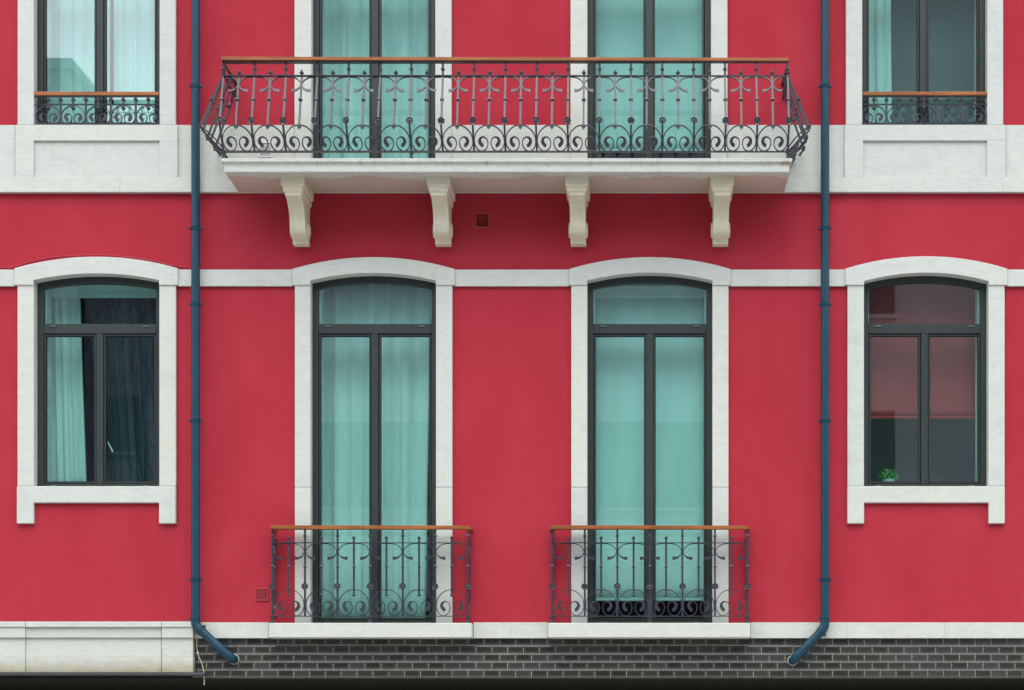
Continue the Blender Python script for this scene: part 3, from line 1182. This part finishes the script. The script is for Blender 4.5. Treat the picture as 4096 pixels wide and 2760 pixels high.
# potted plant on the inner sill
w = WIN['LR']
pc = Vector((XI(3556, 0.215), 0.215, w['zb'] - 0.011))
plant = empty('potted_plant', pc)
tag(plant, 'small bushy green plant on the sill of the arched window with red blind', 'plant')
b = MB()
b.rings(pc, Vector((0, 0, 1)), Vector((1, 0, 0)), [(0.0, 0.050), (0.112, 0.062), (0.112, 0.055)], sq=False)
obj('pot', b, M['pot'], plant, smooth=True)
b = MB()
rr = random.Random(4)
for i in range(420):
    a, e = rr.uniform(0, 2 * math.pi), rr.uniform(-0.15, 1.0)
    q = Vector((math.cos(a) * math.cos(e), math.sin(a) * math.cos(e) * 0.62, math.sin(e) * 0.95))
    rad = rr.uniform(0.55, 1.0) * 0.102
    p = pc + Vector((0, 0, 0.132)) + q * rad
    n = (q + Vector((rr.uniform(-.6, .6), rr.uniform(-.6, .6), rr.uniform(-.3, .6)))).normalized()
    u = n.orthogonal().normalized()
    u = Matrix.Rotation(rr.uniform(0, 6.28), 3, n) @ u
    v_ = n.cross(u)
    l, wd = rr.uniform(0.010, 0.017), rr.uniform(0.006, 0.010)
    b.add([p - u * l, p + v_ * wd + n * .002, p + u * l, p - v_ * wd + n * .002], [(0, 1, 2, 3)])
fo = obj('foliage', b, M['leaf'], plant)
fo['kind'] = 'stuff'

# ------------------------------------------------------------------ wrought iron
TOPC = [(0, 0), (80, 3), (150, 25), (200, 70), (216, 118), (198, 168), (150, 202), (88, 210)]
BOTC = [(0, 0), (90, 18), (178, 98), (212, 188), (207, 280), (170, 346), (112, 371), (52, 338), (22, 268), (36, 198), (82, 168), (126, 186), (140, 232), (112, 280), (88, 290)]
U_ = S0 / 3.563        # metres per unit of those outlines


def scroll_mesh(name, outline, su, sv, tail, leaf, wn_=0.008, th=0.0036):
    """C-scroll in the local x-z plane, hanging below its top centre; y = thickness direction"""
    b = MB()
    pts = catmull([(p[0] * U_ * su, -p[1] * U_ * sv) for p in outline], 3)
    n = len(pts)
    N = Vector((0, -1, 0))
    for s in (-1, 1):
        P = [Vector((s * x, 0, z)) for x, z in pts]
        half = []
        for i in range(n):
            q = (i / (n - 1) - (1 - leaf)) / leaf
            if q <= 0:
                half.append((th, wn_))
            elif tail == 'flare':
                half.append((th + (0.0175 - th) * q ** 1.2, wn_ * (1 - 0.6 * q)))
            else:
                half.append((th + (0.0155 - th) * math.sin(min(1, q * 1.15) * math.pi * 0.62) ** 1.2, wn_ * (1 - 0.2 * q)))
        b.sweep(P, N, half)
    return b.mesh(name, M['iron'], smooth=True)


def rosette_mesh(r):
    b = MB()
    n = 24
    prof = [(0.0, 0.0), (0.25, -0.006), (0.32, 0.001), (0.62, 0.002), (0.92, -0.006), (1.0, -0.004)]
    v = [(0, -0.012, 0)]
    for k in range(n):
        a = 2 * math.pi * k / n
        pet = 1.0 - 0.11 * (1 if k % 3 == 0 else 0) + 0.05 * (1 if k % 3 == 1 else 0)
        groove = 0.003 if k % 3 == 0 else 0.0
        for j, (rr_, y) in enumerate(prof[1:]):
            rad = rr_ * r * (pet if j >= 3 else 1)
            v.append((math.cos(a) * rad, y - 0.004 + (groove if j >= 2 else 0), math.sin(a) * rad))
    m = len(prof) - 1
    f = []
    for k in range(n):
        l = (k + 1) % n
        f.append((0, 1 + k * m, 1 + l * m))
        for j in range(m - 1):
            f.append((1 + k * m + j, 1 + k * m + j + 1, 1 + l * m + j + 1, 1 + l * m + j))
    back = len(v)
    v.append((0, 0.006, 0))
    for k in range(n):
        l = (k + 1) % n
        f.append((1 + k * m + m - 1, back, 1 + l * m + m - 1))
    b.add(v, f)
    return b.mesh('rosette', M['iron'])


KNOB = [(-0.014, 0.0095), (-0.004, 0.0165), (0.004, 0.0165), (0.014, 0.0095)]
COLLAR = [(-0.008, 0.0165), (0.0, 0.0175), (0.008, 0.0165)]
KNOBS = [(-0.012, 0.009), (-0.002, 0.0155), (0.003, 0.0155), (0.012, 0.009)]
XA = Vector((1, 0, 0))
BW = 0.0088


def baluster(kind, zt, zr, zc, zlow, zbot, bulge=0.0, zbel=None, finial=None, soft=True, foot=None, knob_z=None):
    """bar at local origin (plan), z in world; bulges towards -y between rail zr and zbel"""
    b = MB()
    def yat(z):
        if not bulge or z >= zr:
            return 0.0
        if z >= zbel:
            return -bulge * (zr - z) / (zr - zbel)
        return -bulge * (z - zbot) / (zbel - zbot)
    P = lambda z: Vector((0, yat(z), z))
    ax = (P(zbel) - P(zr)).normalized() if bulge else Vector((0, 0, -1))
    if kind == 'long':
        pts = [P(zt)] + ([P(zr), P(zbel)] if bulge else []) + [P(zbot)]
        b.sweep(pts, XA, (BW, BW))
        b.rings(P(knob_z), Vector((0, 0, 1)), XA, KNOB if not soft else KNOBS)
        b.rings(P(zc), ax, XA, COLLAR if not soft else KNOBS)
    else:
        pts = [P(finial)] + ([P(zr)] if bulge else []) + [P(zlow)]
        b.sweep(pts, XA, (BW, BW))
        b.rings(P(finial), Vector((0, 0, 1)), XA, [(-0.012, 0.009), (-0.002, 0.0175), (0.004, 0.0175), (0.013, 0.008), (0.027, 0.006), (0.031, 0.003)] if not soft
                else [(-0.010, 0.009), (-0.002, 0.016), (0.004, 0.016), (0.012, 0.007), (0.018, 0.004)])
        b.rings(P(zc), ax, XA, COLLAR if not soft else KNOBS)
        b.rings(P(zlow), ax, XA, [(-0.010, 0.0165), (0.004, 0.0165), (0.010, 0.007), (0.024, 0.007), (0.027, 0.004)] if not soft
                else [(-0.008, 0.009), (0.0, 0.0155), (0.004, 0.0155), (0.012, 0.006), (0.018, 0.003)])
    if foot is not None:
        c = Vector((0, 0, zbot))
        b.rings(c, Vector((0, 0, -1)), XA, [(-0.006, 0.012), (0.0, 0.0185), (0.012, 0.0185), (0.022, 0.011), ((zbot - foot) * .62, 0.011), ((zbot - foot) * .75, 0.020), (zbot - foot, 0.022)])
    return b.mesh('baluster', M['iron'])


def rail_bar(parent, pts, hy, hz):
    """a flat bar through a plan polyline at constant z"""
    b = MB()
    b.sweep(pts, Vector((0, 0, 1)), (hy, hz))
    return obj('rail', b, M['iron'], parent, bevel=0.001)


def handrail(parent, pts, hw, hh):
    b = MB()
    b.sweep(pts, Vector((0, 0, 1)), (hw, hh))
    return obj('handrail', b, M['wood'], parent, bevel=0.006)


def place(name, me, parent, x, y, z=0.0, rz=0.0):
    return link(name, me, parent, (x, y, z), rz)


def tilt_scroll(me, parent, origin, rz, tilt):
    """hang a scroll from origin, leaning so its plane tilts; rz turns it in plan"""
    o = link('scroll', me, parent, origin)
    o.rotation_euler = (tilt, 0, rz)
    return o


# ---- the long bulging railing
dF = 0.60
yF = -dF
xa, xb = X(893.7, dF), X(3150.8, dF)
zH = Z(248, dF)                 # underside of the wooden rail
zR, zBt = Z(304, dF), Z(607, dF)
bul, bulS = 0.150, 0.195
zBel = Z(500, dF + bul)
zCol = Z(399.6, 0.665)
zLow = Z(508, dF + bul) + 0.006
zKn = Z(277.5, dF)
zFin = Z(292, dF)
root = empty('balcony_railing', ((xa + xb) / 2, yF, Z_SLAB))
tag(root, 'long black wrought iron railing with wooden handrail and balusters bulging out over the stone balcony', 'railing')
P_ = (xb - xa) / 18
hr = Z(234.6, dF) - zH
handrail(root, [Vector((xa - .005, 0.0, zH + hr / 2)), Vector((xa - .005, yF, zH + hr / 2)), Vector((xb + .005, yF, zH + hr / 2)), Vector((xb + .005, 0.0, zH + hr / 2))], 0.027, hr / 2)
b = MB()
b.sweep([Vector((xa, -.002, zH - .004)), Vector((xa, yF, zH - .004)), Vector((xb, yF, zH - .004)), Vector((xb, -.002, zH - .004))], Vector((0, 0, 1)), (0.017, 0.0035))
obj('rail', b, M['iron'], root)
for z, hh in ((zR, 0.0042), (zBt, 0.0048)):
    rail_bar(root, [Vector((xa, -.002, z)), Vector((xa, yF, z)), Vector((xb, yF, z)), Vector((xb, -.002, z))], 0.0115, hh)
kw = dict(zt=zH - .001, zr=zR, zc=zCol, zlow=zLow, zbot=zBt, zbel=zBel, finial=zFin, soft=False, knob_z=zKn)
LONG = baluster('long', bulge=bul, **kw)
LONGF = baluster('long', bulge=bul, foot=Z_SLAB, **kw)
SHORT = baluster('short', bulge=bul, **kw)
LONGS = baluster('long', bulge=bulS, **kw)
SHORTS = baluster('short', bulge=bulS, **kw)
SHORTC = baluster('short', bulge=math.hypot(bul, bulS), **kw)
ROS = rosette_mesh(0.033)
rz_ = Z(479.6, 0.775)
r_off = -bul * (zR - rz_) / (zR - zBel) - 0.014
r_offS = -bulS * (zR - rz_) / (zR - zBel) - 0.014
tiltF = math.atan2(bul, zR - zBel)         # upper flank leans outwards going down
tiltL = math.atan2(bul, zBel - zBt)        # lower flank leans back
tiltLS = math.atan2(bulS, zBel - zBt)
su = P_ / 2 * 0.955 / (216 * U_)
TOPM = scroll_mesh('scroll', TOPC, su, 1.06, 'flare', 0.30, th=0.0040)
lenL = math.hypot(bul, zBel - zBt)
BOTM = scroll_mesh('scroll', BOTC, su, lenL / (371 * U_) * 0.985, 'leaf', 0.30, th=0.0042, wn_=0.009)
lenS = math.hypot(bulS, zBel - zBt)
BOTS = scroll_mesh('scroll', BOTC, su, lenS / (371 * U_) * 0.985, 'leaf', 0.30, th=0.0042, wn_=0.009)


def with_rosette(o, off):
    r_ = link('rosette', ROS, o, (0, off, rz_), local=True)
    r_.rotation_euler = (random.uniform(-.25, .25), random.uniform(0, 1), random.uniform(-.3, .3))


for i in range(19):
    x = xa + P_ * i
    o = place('baluster', LONGF if i in (0, 6, 12, 18) else LONG, root, x, yF)
    with_rosette(o, r_off)
    if 0 < i < 18:
        tilt_scroll(TOPM, root, (x, yF, zR - .008), 0, -tiltF)
for i in range(18):
    x = xa + P_ * (i + .5)
    place('baluster', SHORT, root, x, yF)
    tilt_scroll(BOTM, root, (x, yF - bul, zBel), 0, tiltL)
# half scrolls of the top row at both ends
half = MB()
pts = catmull([(p[0] * U_ * su, -p[1] * U_ * 1.06) for p in TOPC], 3)
for x, s in ((xa, 1), (xb, -1)):
    half = MB()
    hp = [Vector((s * a, 0, c)) for a, c in pts]
    n = len(hp)
    half.sweep(hp, Vector((0, -1, 0)), [(0.004 + 0.0095 * max(0, (i / (n - 1) - .7) / .3) ** 1.3, 0.008 * (1 - .6 * max(0, (i / (n - 1) - .7) / .3))) for i in range(n)])
    o = link('scroll', half.mesh('scroll', M['iron'], smooth=True), root, (x, yF, zR - .008))
    o.rotation_euler = (-tiltF, 0, 0)
# the two returning sides and the corner balusters
for x, s in ((xa, -1), (xb, 1)):
    rz = s * R(90)
    place('baluster', SHORTC, root, x, yF, 0, s * math.atan2(bulS, bul))
    for k, d in enumerate((0.585, 0.435, 0.28, 0.125)):
        if k % 2 == 0:
            place('baluster', LONGS, root, x, -d, 0, rz)
        else:
            place('baluster', SHORTS, root, x, -d, 0, rz)
            tilt_scroll(BOTS, root, (x + s * bulS, -d, zBel), rz, tiltLS)
        if k == 2:
            tilt_scroll(TOPM, root, (x, -d, zR - .008), rz, -math.atan2(bulS, zR - zBel))
    # corner scroll: half of the lower C leaning out on the diagonal
    cb = MB()
    dg = math.hypot(bul, bulS)
    for sg, (ux, uy) in ((0, (-s, 0)), (1, (0, 1))):
        path = []
        for t in range(13):
            q = t / 12
            zz_ = zBel + (zBt - zBel) * q
            k = 1 - q
            e = math.sin(min(1, q * 1.5) * math.pi / 2) * 0.055 * (1 - 0.6 * q)
            path.append(Vector((x + s * bulS * k + ux * e, yF - bul * k + uy * e, zz_)))
        cb.tube(path, 0.006, 6)
    obj('scroll', cb, M['iron'], root, smooth=True)


# ---- the two straight railings of the lower doors
def juliet(xl, xr, hl, hr_, label, grp):
    d = 0.150
    y = -d
    xa, xb = X(xl, d), X(xr, d)
    zH, zHt = Z(2118, d), Z(2103.4, d)
    zR, zBt = Z(2171.4, d), Z(2465, d)
    root = empty('door_railing', ((xa + xb) / 2, y, Z_SILL))
    tag(root, label, 'railing', grp)
    h0, h1 = X(hl, d), X(hr_, d)
    handrail(root, [Vector((h0 + .022, 0, (zH + zHt) / 2)), Vector((h0 + .022, y, (zH + zHt) / 2)), Vector((h1 - .022, y, (zH + zHt) / 2)), Vector((h1 - .022, 0, (zH + zHt) / 2))], 0.024, (zHt - zH) / 2)
    for z in (zR, zBt):
        rail_bar(root, [Vector((xa, -.002, z)), Vector((xa, y, z)), Vector((xb, y, z)), Vector((xb, -.002, z))], 0.010, 0.0032)
    kw = dict(zt=zH - .001, zr=zR, zc=Z(2265.5, d), zlow=Z(2380, d), zbot=zBt, finial=Z(2152, d), soft=True, knob_z=Z(2144, d))
    if 'L' not in JU:
        JU['L'] = baluster('long', **kw)
        JU['F'] = baluster('long', foot=Z_SILL, **kw)
        JU['S'] = baluster('short', **kw)
        P2 = (xb - xa) / 12
        s_ = (P2 - 0.006) * 0.985 / (216 * U_)
        JU['T'] = scroll_mesh('scroll', TOPC, s_, 1.0, 'flare', 0.30)
        JU['B'] = scroll_mesh('scroll', BOTC, s_, 1.0, 'leaf', 0.30)
        JU['R'] = rosette_mesh(0.033)
    P2 = (xb - xa) / 12
    for i in range(13):
        x = xa + P2 * i
        if i % 2 == 0:
            o = place('baluster', JU['F'] if i in (0, 6, 12) else JU['L'], root, x, y)
            r_ = link('rosette', JU['R'], o, (0, -0.013, Z(2346.5, d)), local=True)
            r_.rotation_euler = (random.uniform(-.2, .2), random.uniform(0, 1), random.uniform(-.25, .25))
        else:
            place('baluster', JU['S'], root, x, y)
            link('scroll', JU['T'], root, (x, y, zR - .006))
            link('scroll', JU['B'], root, (x, y, Z(2358.5, d)))
    for x, s in ((xa, -1), (xb, 1)):
        place('baluster', JU['S'], root, x, -0.025, 0, s * R(90))
        sp = MB()
        sp.sweep([Vector((x, -0.14 + 0.10 * q, zR - .01 - 0.11 * math.sin(q * 3.1))) for q in [k / 10 for k in range(11)]], Vector((1, 0, 0)), (0.0036, 0.008))
        sp.sweep([Vector((x, -0.14 + 0.11 * math.sin(q * 3.14), Z(2360, d) - 0.245 * q)) for q in [k / 12 for k in range(13)]], Vector((1, 0, 0)), (0.0036, 0.008))
        obj('scroll', sp, M['iron'], root, smooth=True)
    return root


JU = {}
juliet(1089.7, 1871.8, 1077, 1887.7, 'straight black iron railing before the arched door with pleated curtain, red vent at its foot', 'iron railings before the arched doors')
juliet(2100 + 195 / 1.79, 2100 + 1593 / 1.79, 2100 + 173 / 1.79, 2100 + 1613 / 1.79,
       'straight black iron railing before the arched door with the flat roller blind', 'iron railings before the arched doors')


# ---- low guards of the two upper side windows
def guard(x0, x1, first, pitch, label):
    d = 0.012
    y = -d
    xa, xb = X(x0, d), X(x1, d)
    zHt, zH = Z(369, d), Z(384.5, d)
    zR, zB = Z(418, d), Z(496.5, d)
    root = empty('window_guard', ((xa + xb) / 2, y, Z(499, FACE)))
    tag(root, label, 'window guard', 'low iron guards of the upper windows')
    b = MB()
    b.box(xa + .001, xb - .001, -0.034, 0.014, zH, zHt)
    obj('handrail', b, M['wood'], root, bevel=0.005)
    b = MB()
    b.box(xa + .004, xb - .004, -0.024, 0.002, zH - .008, zH - .0005)
    obj('rail', b, M['iron'], root)
    for z in (zR, zB):
        b = MB()
        b.box(xa + .002, xb - .002, y - .010, y + .010, z - .004, z + .004)
        obj('rail', b, M['iron'], root, bevel=.001)
    if 'L' not in GU:
        l = MB()
        l.sweep([Vector((0, 0, zH - .006)), Vector((0, 0, zB))], XA, (.0088, .0088))
        l.rings(Vector((0, 0, Z(399, d))), Vector((0, 0, 1)), XA, [(-.014, .009), (-.004, .018), (.004, .018), (.014, .009)])
        GU['L'] = l.mesh('baluster', M['iron'])
        l = MB()
        l.sweep([Vector((0, 0, zH - .006)), Vector((0, 0, Z(437, d)))], XA, (.0088, .0088))
        l.rings(Vector((0, 0, Z(399, d))), Vector((0, 0, 1)), XA, [(-.014, .009), (-.004, .018), (.004, .018), (.014, .009)])
        l.rings(Vector((0, 0, Z(432, d))), Vector((0, 0, -1)), XA, [(-.012, .009), (-.003, .018), (.004, .018), (.012, .009), (.026, .006), (.030, .002)])
        GU['S'] = l.mesh('baluster', M['iron'])
        GU['B'] = scroll_mesh('scroll', BOTC, 0.111 / (213 * U_), (Z(423, d) - zB) / (373 * U_), 'leaf', 0.30)
    for i in range(9):
        px = first + pitch * i
        x = X(px, d)
        place('baluster', GU['S'] if i % 2 == 0 else GU['L'], root, x, y)
        if i % 2 == 0:
            link('scroll', GU['B'], root, (x, y, Z(423, d)))
    return root


GU = {}
guard(136, 637.5, 377 / 1.96 + .5, 50.05, 'low black iron guard with wooden rail across the upper window full of white curtains')
guard(3450, 3948.5, 3000 + 972 / 1.96, 49.9, 'low black iron guard with wooden rail across the dark upper window with one narrow curtain')


# ------------------------------------------------------------------ drainpipes
def drainpipe(px, path, collars, label, bend):
    d = 0.11
    r = 0.0405
    x = X(px, d)
    root = empty('drainpipe', (x, -d, Z(path[-1][1], d)))
    tag(root, label, 'drainpipe', 'blue drainpipes down the facade')
    b = MB()
    b.tube([Vector((x, -d, ZTOP - .3)), Vector((x, -d, Z(2478, d)))], r, 24)
    obj('pipe', b, M['pipe'], root, smooth=True)
    # first elbow
    p = [Vector((x, -d, Z(2476, d))), Vector((x, -d, Z(2492, d)))]
    q1 = Vector((X(path[0][0], d), -d, Z(path[0][1], d)))
    q2 = Vector((X(path[1][0], d), -d, Z(path[1][1], d)))
    dirn = (q2 - q1).normalized()
    pts = []
    corner = Vector((x, -d, 0))
    # quadratic bend
    A, C = p[1], q1
    t = (C - A).dot(Vector((0, 0, -1)))
    Bc = Vector((x, -d, q1.z - dirn.z / dirn.x * (q1.x - x)))
    for k in range(9):
        u = k / 8
        pts.append(A * (1 - u) ** 2 + Bc * 2 * u * (1 - u) + C * u * u)
    b = MB()
    b.tube([p[0]] + pts + [q1 + dirn * 0.01], r * 1.06, 24)
    obj('elbow', b, M['pipe'], root, smooth=True)
    b = MB()
    b.tube([q1, q2], r, 24)
    obj('pipe', b, M['pipe'], root, smooth=True)
    # second elbow turns into the wall
    e = Vector((X(path[2][0], d), -d, Z(path[2][1], d)))
    wl = Vector((e.x, -0.002, e.z))
    pts = [q2 - dirn * .01]
    s0_ = q2 + dirn * 0.004
    for k in range(9):
        u = k / 8
        pts.append(s0_ * (1 - u) ** 2 + e * 2 * u * (1 - u) + (wl + Vector((0, -0.03, 0))) * u * u)
    pts.append(wl)
    b = MB()
    b.tube(pts, r * 1.06, 24)
    obj('elbow', b, M['pipe'], root, smooth=True)
    b = MB()
    b.rings(Vector((wl.x, -.002, wl.z)), Vector((0, -1, 0)), Vector((1, 0, 0)), [(0, 0.054), (0.012, 0.050), (0.016, 0.044)], sq=False)
    obj('mortar_collar', b, M['grout'], root, smooth=True)
    # sleeves and brackets
    def sleeve(c, ax, lug=True, wide=0.0, nm='bracket'):
        b = MB()
        U1 = ax.normalized()
        for off in (-0.014, 0.0, 0.014):
            b.rings(c + U1 * off, U1, Vector((0, 1, 0)), [(-0.0065, r * 1.05), (-0.003, r * 1.14), (0.003, r * 1.14), (0.0065, r * 1.05)], sq=False)
        sd = U1.cross(Vector((0, 1, 0))).normalized()
        if lug:
            for s in ((1, -1) if lug == 2 else (1,)):
                q = c + sd * (s * r * 1.25)
                b.sweep([q - U1 * .009, q + U1 * .009], Vector((0, 1, 0)), (0.012, 0.016))
            b.tube([c + Vector((0, r, 0)), Vector((c.x, 0.0, c.z))], 0.008, 8)
        obj(nm, b, M['pipe'], root, smooth=True)
    for py in collars:
        sleeve(Vector((x, -d, Z(py, d))), Vector((0, 0, 1)), 2)
    sleeve(Vector((x, -d, Z(2476, d))), Vector((0, 0, 1)), 1, nm='sleeve')
    sleeve(q1, dirn, 1, nm='sleeve')
    sleeve(q2, dirn, 1, nm='sleeve')
    return root


drainpipe(782.5, [(803, 2521), (891, 2603), (928, 2635)], (346, 914, 1218, 1684, 2319),
          'blue drainpipe whose foot bends to the right over tiles, pale cable beside it', 1)
drainpipe(3300, [(3284, 2526), (3207, 2606), (3174, 2640)], (346, 914, 1218, 1684, 2319),
          'blue drainpipe whose foot bends to the left, beside the dark upper window', -1)

# ------------------------------------------------------------------ vents and cables
v_ = empty('wall_vent', (X(1049), 0, Z(2402)))
tag(v_, 'small red louvred vent on the wall beside the foot of an iron railing', 'vent', 'vents in the facade')
b = MB()
ring(b, X(1023.5), X(1074), Z(2403), Z(2353), .008, .008, .008, .010, -0.014, 0.01)
obj('frame', b, M['redmetal'], v_, bevel=.002)
b = MB()
b.box(X(1026), X(1072), -0.001, 0.004, Z(2401), Z(2356))
obj('backing', b, M['reddark'], v_)
z0, z1 = Z(2399.6), Z(2357.5)
sm = MB()
sm.add([(X(1027), -0.012, 0), (X(1070.6), -0.012, 0), (X(1070.6), -0.003, 0.006), (X(1027), -0.003, 0.006),
        (X(1027), -0.012, 0.0014), (X(1070.6), -0.012, 0.0014), (X(1070.6), -0.003, 0.0074), (X(1027), -0.003, 0.0074)],
       [(0, 1, 5, 4), (4, 5, 6, 7), (1, 0, 3, 2), (0, 4, 7, 3), (1, 2, 6, 5)])
sme = sm.mesh('slat', M['redmetal'])
for k in range(13):
    link('slat', sme, v_, (0, 0, z0 + (z1 - z0) * k / 13))

v_ = empty('wall_vent', (X(1929), 0, Z(911)))
tag(v_, 'square recessed dark vent in the shaded wall under the balcony between two corbels', 'vent', 'vents in the facade')
b = MB()
ring(b, X(1899.5), X(1958), Z(912), Z(850.5), X(1905) - X(1899.5), X(1958) - X(1953), Z(906) - Z(912), Z(850.5) - Z(855), -0.006, 0.006)
obj('frame', b, M['redmetal'], v_, bevel=.002)
b = MB()
b.box(X(1904), X(1954), 0.048, 0.06, Z(907), Z(854))
obj('backing', b, M['reddark'], v_)
sm = MB()
sm.box(X(1905.6), X(1952.4), 0.030, 0.047, 0, 0.004)
sme = sm.mesh('slat', M['reddark'])
for k in range(11):
    link('slat', sme, v_, (0, 0, Z(905) + (Z(857) - Z(905)) * k / 11 + .004))

dv = 0.022
v_ = empty('wall_vent', (X(1063, dv), -dv, Z(629, dv)))
tag(v_, 'white louvred vent on the pale stone band seen through the balcony railing', 'vent', 'vents in the facade')
b = MB()
ring(b, X(1033, dv), X(1091, dv), Z(630, dv), Z(567, dv), .013, .013, .010, .016, -dv - 0.012, -dv + .002)
obj('frame', b, M['whiteplastic'], v_, bevel=.002)
b = MB()
b.box(X(1036, dv), X(1088, dv), -dv - .0025, -dv + .001, Z(628, dv), Z(570, dv))
obj('backing', b, M['steel'], v_)
xa_, xb_ = X(1038.6, dv), X(1085.4, dv)
sm = MB()
sm.add([(xa_, -dv - .012, 0), (xb_, -dv - .012, 0), (xb_, -dv - .004, .002), (xa_, -dv - .004, .002),
        (xa_, -dv - .012, .006), (xb_, -dv - .012, .006), (xb_, -dv - .004, .008), (xa_, -dv - .004, .008)],
       [(0, 1, 5, 4), (4, 5, 6, 7), (1, 0, 3, 2), (0, 4, 7, 3), (1, 2, 6, 5)])
sme = sm.mesh('slat', M['whiteplastic'])
for k in range(10):
    link('slat', sme, v_, (0, 0, Z(625, dv) + (Z(575, dv) - Z(625, dv)) * k / 10))


def cable(name, pts, r, mat, label, clips, clipmat):
    root = empty(name, pts[-1])
    tag(root, label, 'cable')
    b = MB()
    q = [Vector(p) for p in catmull([tuple(p) for p in pts], 4)]
    b.tube(q, r, 8)
    obj('lead', b, M[mat], root, smooth=True)
    cmsh = MB()
    cmsh.rings(Vector((0, 0, 0)), Vector((0, -1, 0)), Vector((1, 0, 0)), [(-0.008, r * 1.6), (0.004, r * 1.9), (0.009, r * 1.2)], sq=False)
    me = cmsh.mesh('clip', M[clipmat], smooth=True)
    for p in clips:
        link('clip', me, root, p)
    return root


dc = 0.012
pts = [Vector((X(px, dc), -dc, Z(py, dc))) for px, py in ((-300, 1071), (-40, 1069), (40, 1069), (72, 1060), (130, 1043), (215, 1027), (300, 1022), (405, 1019), (500, 1026), (610, 1042),
                                                          (708, 1064), (740, 1066), (757, 1070), (762, 1085), (762, 1130))]
pts = [Vector((p.x, p.y, p.z)) for p in pts]
pts += [Vector((X(762, 0.036 if py < 1160 else dc), -(0.036 if py < 1160 else dc), Z(py, dc))) for py in (1155, 1200, 1326, 1474, 1650, 1800, 1976, 2141, 2300, 2400, 2474)]
cable('red_cable', pts, 0.0042, 'redcable', 'thin red cable clipped over the arch and down the wall beside the blue drainpipe',
      [Vector((X(px, dc), -dc, Z(py, dc))) for px, py in ((55, 1066), (215, 1027), (405, 1019), (610, 1042), (708, 1064), (761, 1326), (761, 1474), (761, 1650), (761, 1811), (761, 1976), (761, 2141), (761, 2306), (761, 2470))], 'redcable')
dc = 0.030
pts = [Vector((X(px, d_), -d_, Z(py, d_))) for px, py, d_ in ((782, 2500, .060), (785, 2534, .058), (786, 2559, .040), (788, 2590, .030), (791, 2612, .030), (797, 2632, .03), (806, 2651, .03), (812, 2672, .03), (816, 2692, .03), (817, 2712, .03), (817, 2740, .03))]
cable('pale_cable', pts, 0.0055, 'palecable', 'pale loose cable hanging over dark tiles below the blue drainpipe at the plinth end', [pts[4] + Vector((0, 0.004, 0))], 'whiteplastic')

# ------------------------------------------------------------------ across the street (seen mirrored in the panes)
def far_block(x0, x1, y0, z1, mat, label, depth=10.0, rows=(), ww=1.4, step=2.6):
    root = empty('opposite_building', ((x0 + x1) / 2, y0, 0))
    tag(root, label, 'building', 'buildings across the street')
    b = MB()
    b.box(x0, x1, y0 - depth, y0, 0, z1)
    obj('wall', b, M[mat], root)
    b = MB()
    b.box(x0 - .15, x1 + .15, y0 - depth - .1, y0 + .15, z1, z1 + .3)
    obj('parapet', b, M[mat], root)
    for z0, h in rows:
        m = MB()
        m.box(0, ww, -0.05, 0.06, 0, h)
        me = m.mesh('window', M['farglass'])
        l = MB()
        l.box(-.08, ww + .08, -0.02, 0.16, -0.12, -.001)
        ml = l.mesh('sill', M[mat])
        x = x0 + 0.6
        while x + ww < x1 - 0.4:
            w_ = link('window', me, root, (x, y0, z0))
            link('sill', ml, w_, (0, 0, 0), local=True)
            x += step
    return root


far_block(-44, -16.2, -40, 22.8, 'midwall', 'tall grey building across the street mirrored in the left panes', 2.5, [(3.4 * k + 1.2, 1.7) for k in range(6)])
far_block(-16.0, -12.6, -41, 16.3, 'darkwall', 'slate grey building across the street mirrored in the left arched window', 8.0, [(3.4 * k + 1.2, 1.7) for k in range(4)], 1.2, 1.6)
far_block(-12.4, 6.8, -42, 27.5, 'midwall', 'long pale building across the street with ribbon windows mirrored in the middle doors', 10.0, [(9.8, 2.7), (3.9, 3.1)], 5.7, 5.8)
far_block(7.0, 44, -38, 27.0, 'concrete', 'tall pale concrete building across the street mirrored in the right windows', 10.0, [(3.0, 9.1), (14.9, 2.6)], 0.95, 100.0)  # its tall dark windows are added to darken the reflection in the right panes

# a bare tree on the far pavement, left
rt = random.Random(21)
tree = empty('bare_tree', (-12.5, -28, 0))
tag(tree, 'leafless tree across the street mirrored in the left windows', 'tree')
trunk, crown = MB(), MB()


def branch(mb, p, d, length, r, depth):
    n = 5
    pts, rad = [p], [r]
    for i in range(n):
        d = (d + Vector((rt.uniform(-.2, .2), rt.uniform(-.2, .2), rt.uniform(-.05, .16)))).normalized()
        pts.append(pts[-1] + d * length / n)
        rad.append(r * (1 - 0.5 * (i + 1) / n))
    mb.tube(pts, rad, 7 if depth < 2 else 4, cap=False)
    if depth >= 6:
        return
    for k in range(3 if depth < 5 else 2):
        t = rt.randint(2, n)
        nd = (d + Vector((rt.uniform(-.9, .9), rt.uniform(-.9, .9), rt.uniform(-.2, .6)))).normalized()
        branch(crown, pts[t], nd, length * rt.uniform(.6, .82), max(0.008, rad[t] * .62), depth + 1)


branch(trunk, Vector((-12.5, -28, 0)), Vector((0, 0, 1)), 7.2, 0.26, 0)
obj('trunk', trunk, M['bark'], tree, smooth=True)
obj('crown', crown, M['bark'], tree, smooth=True)
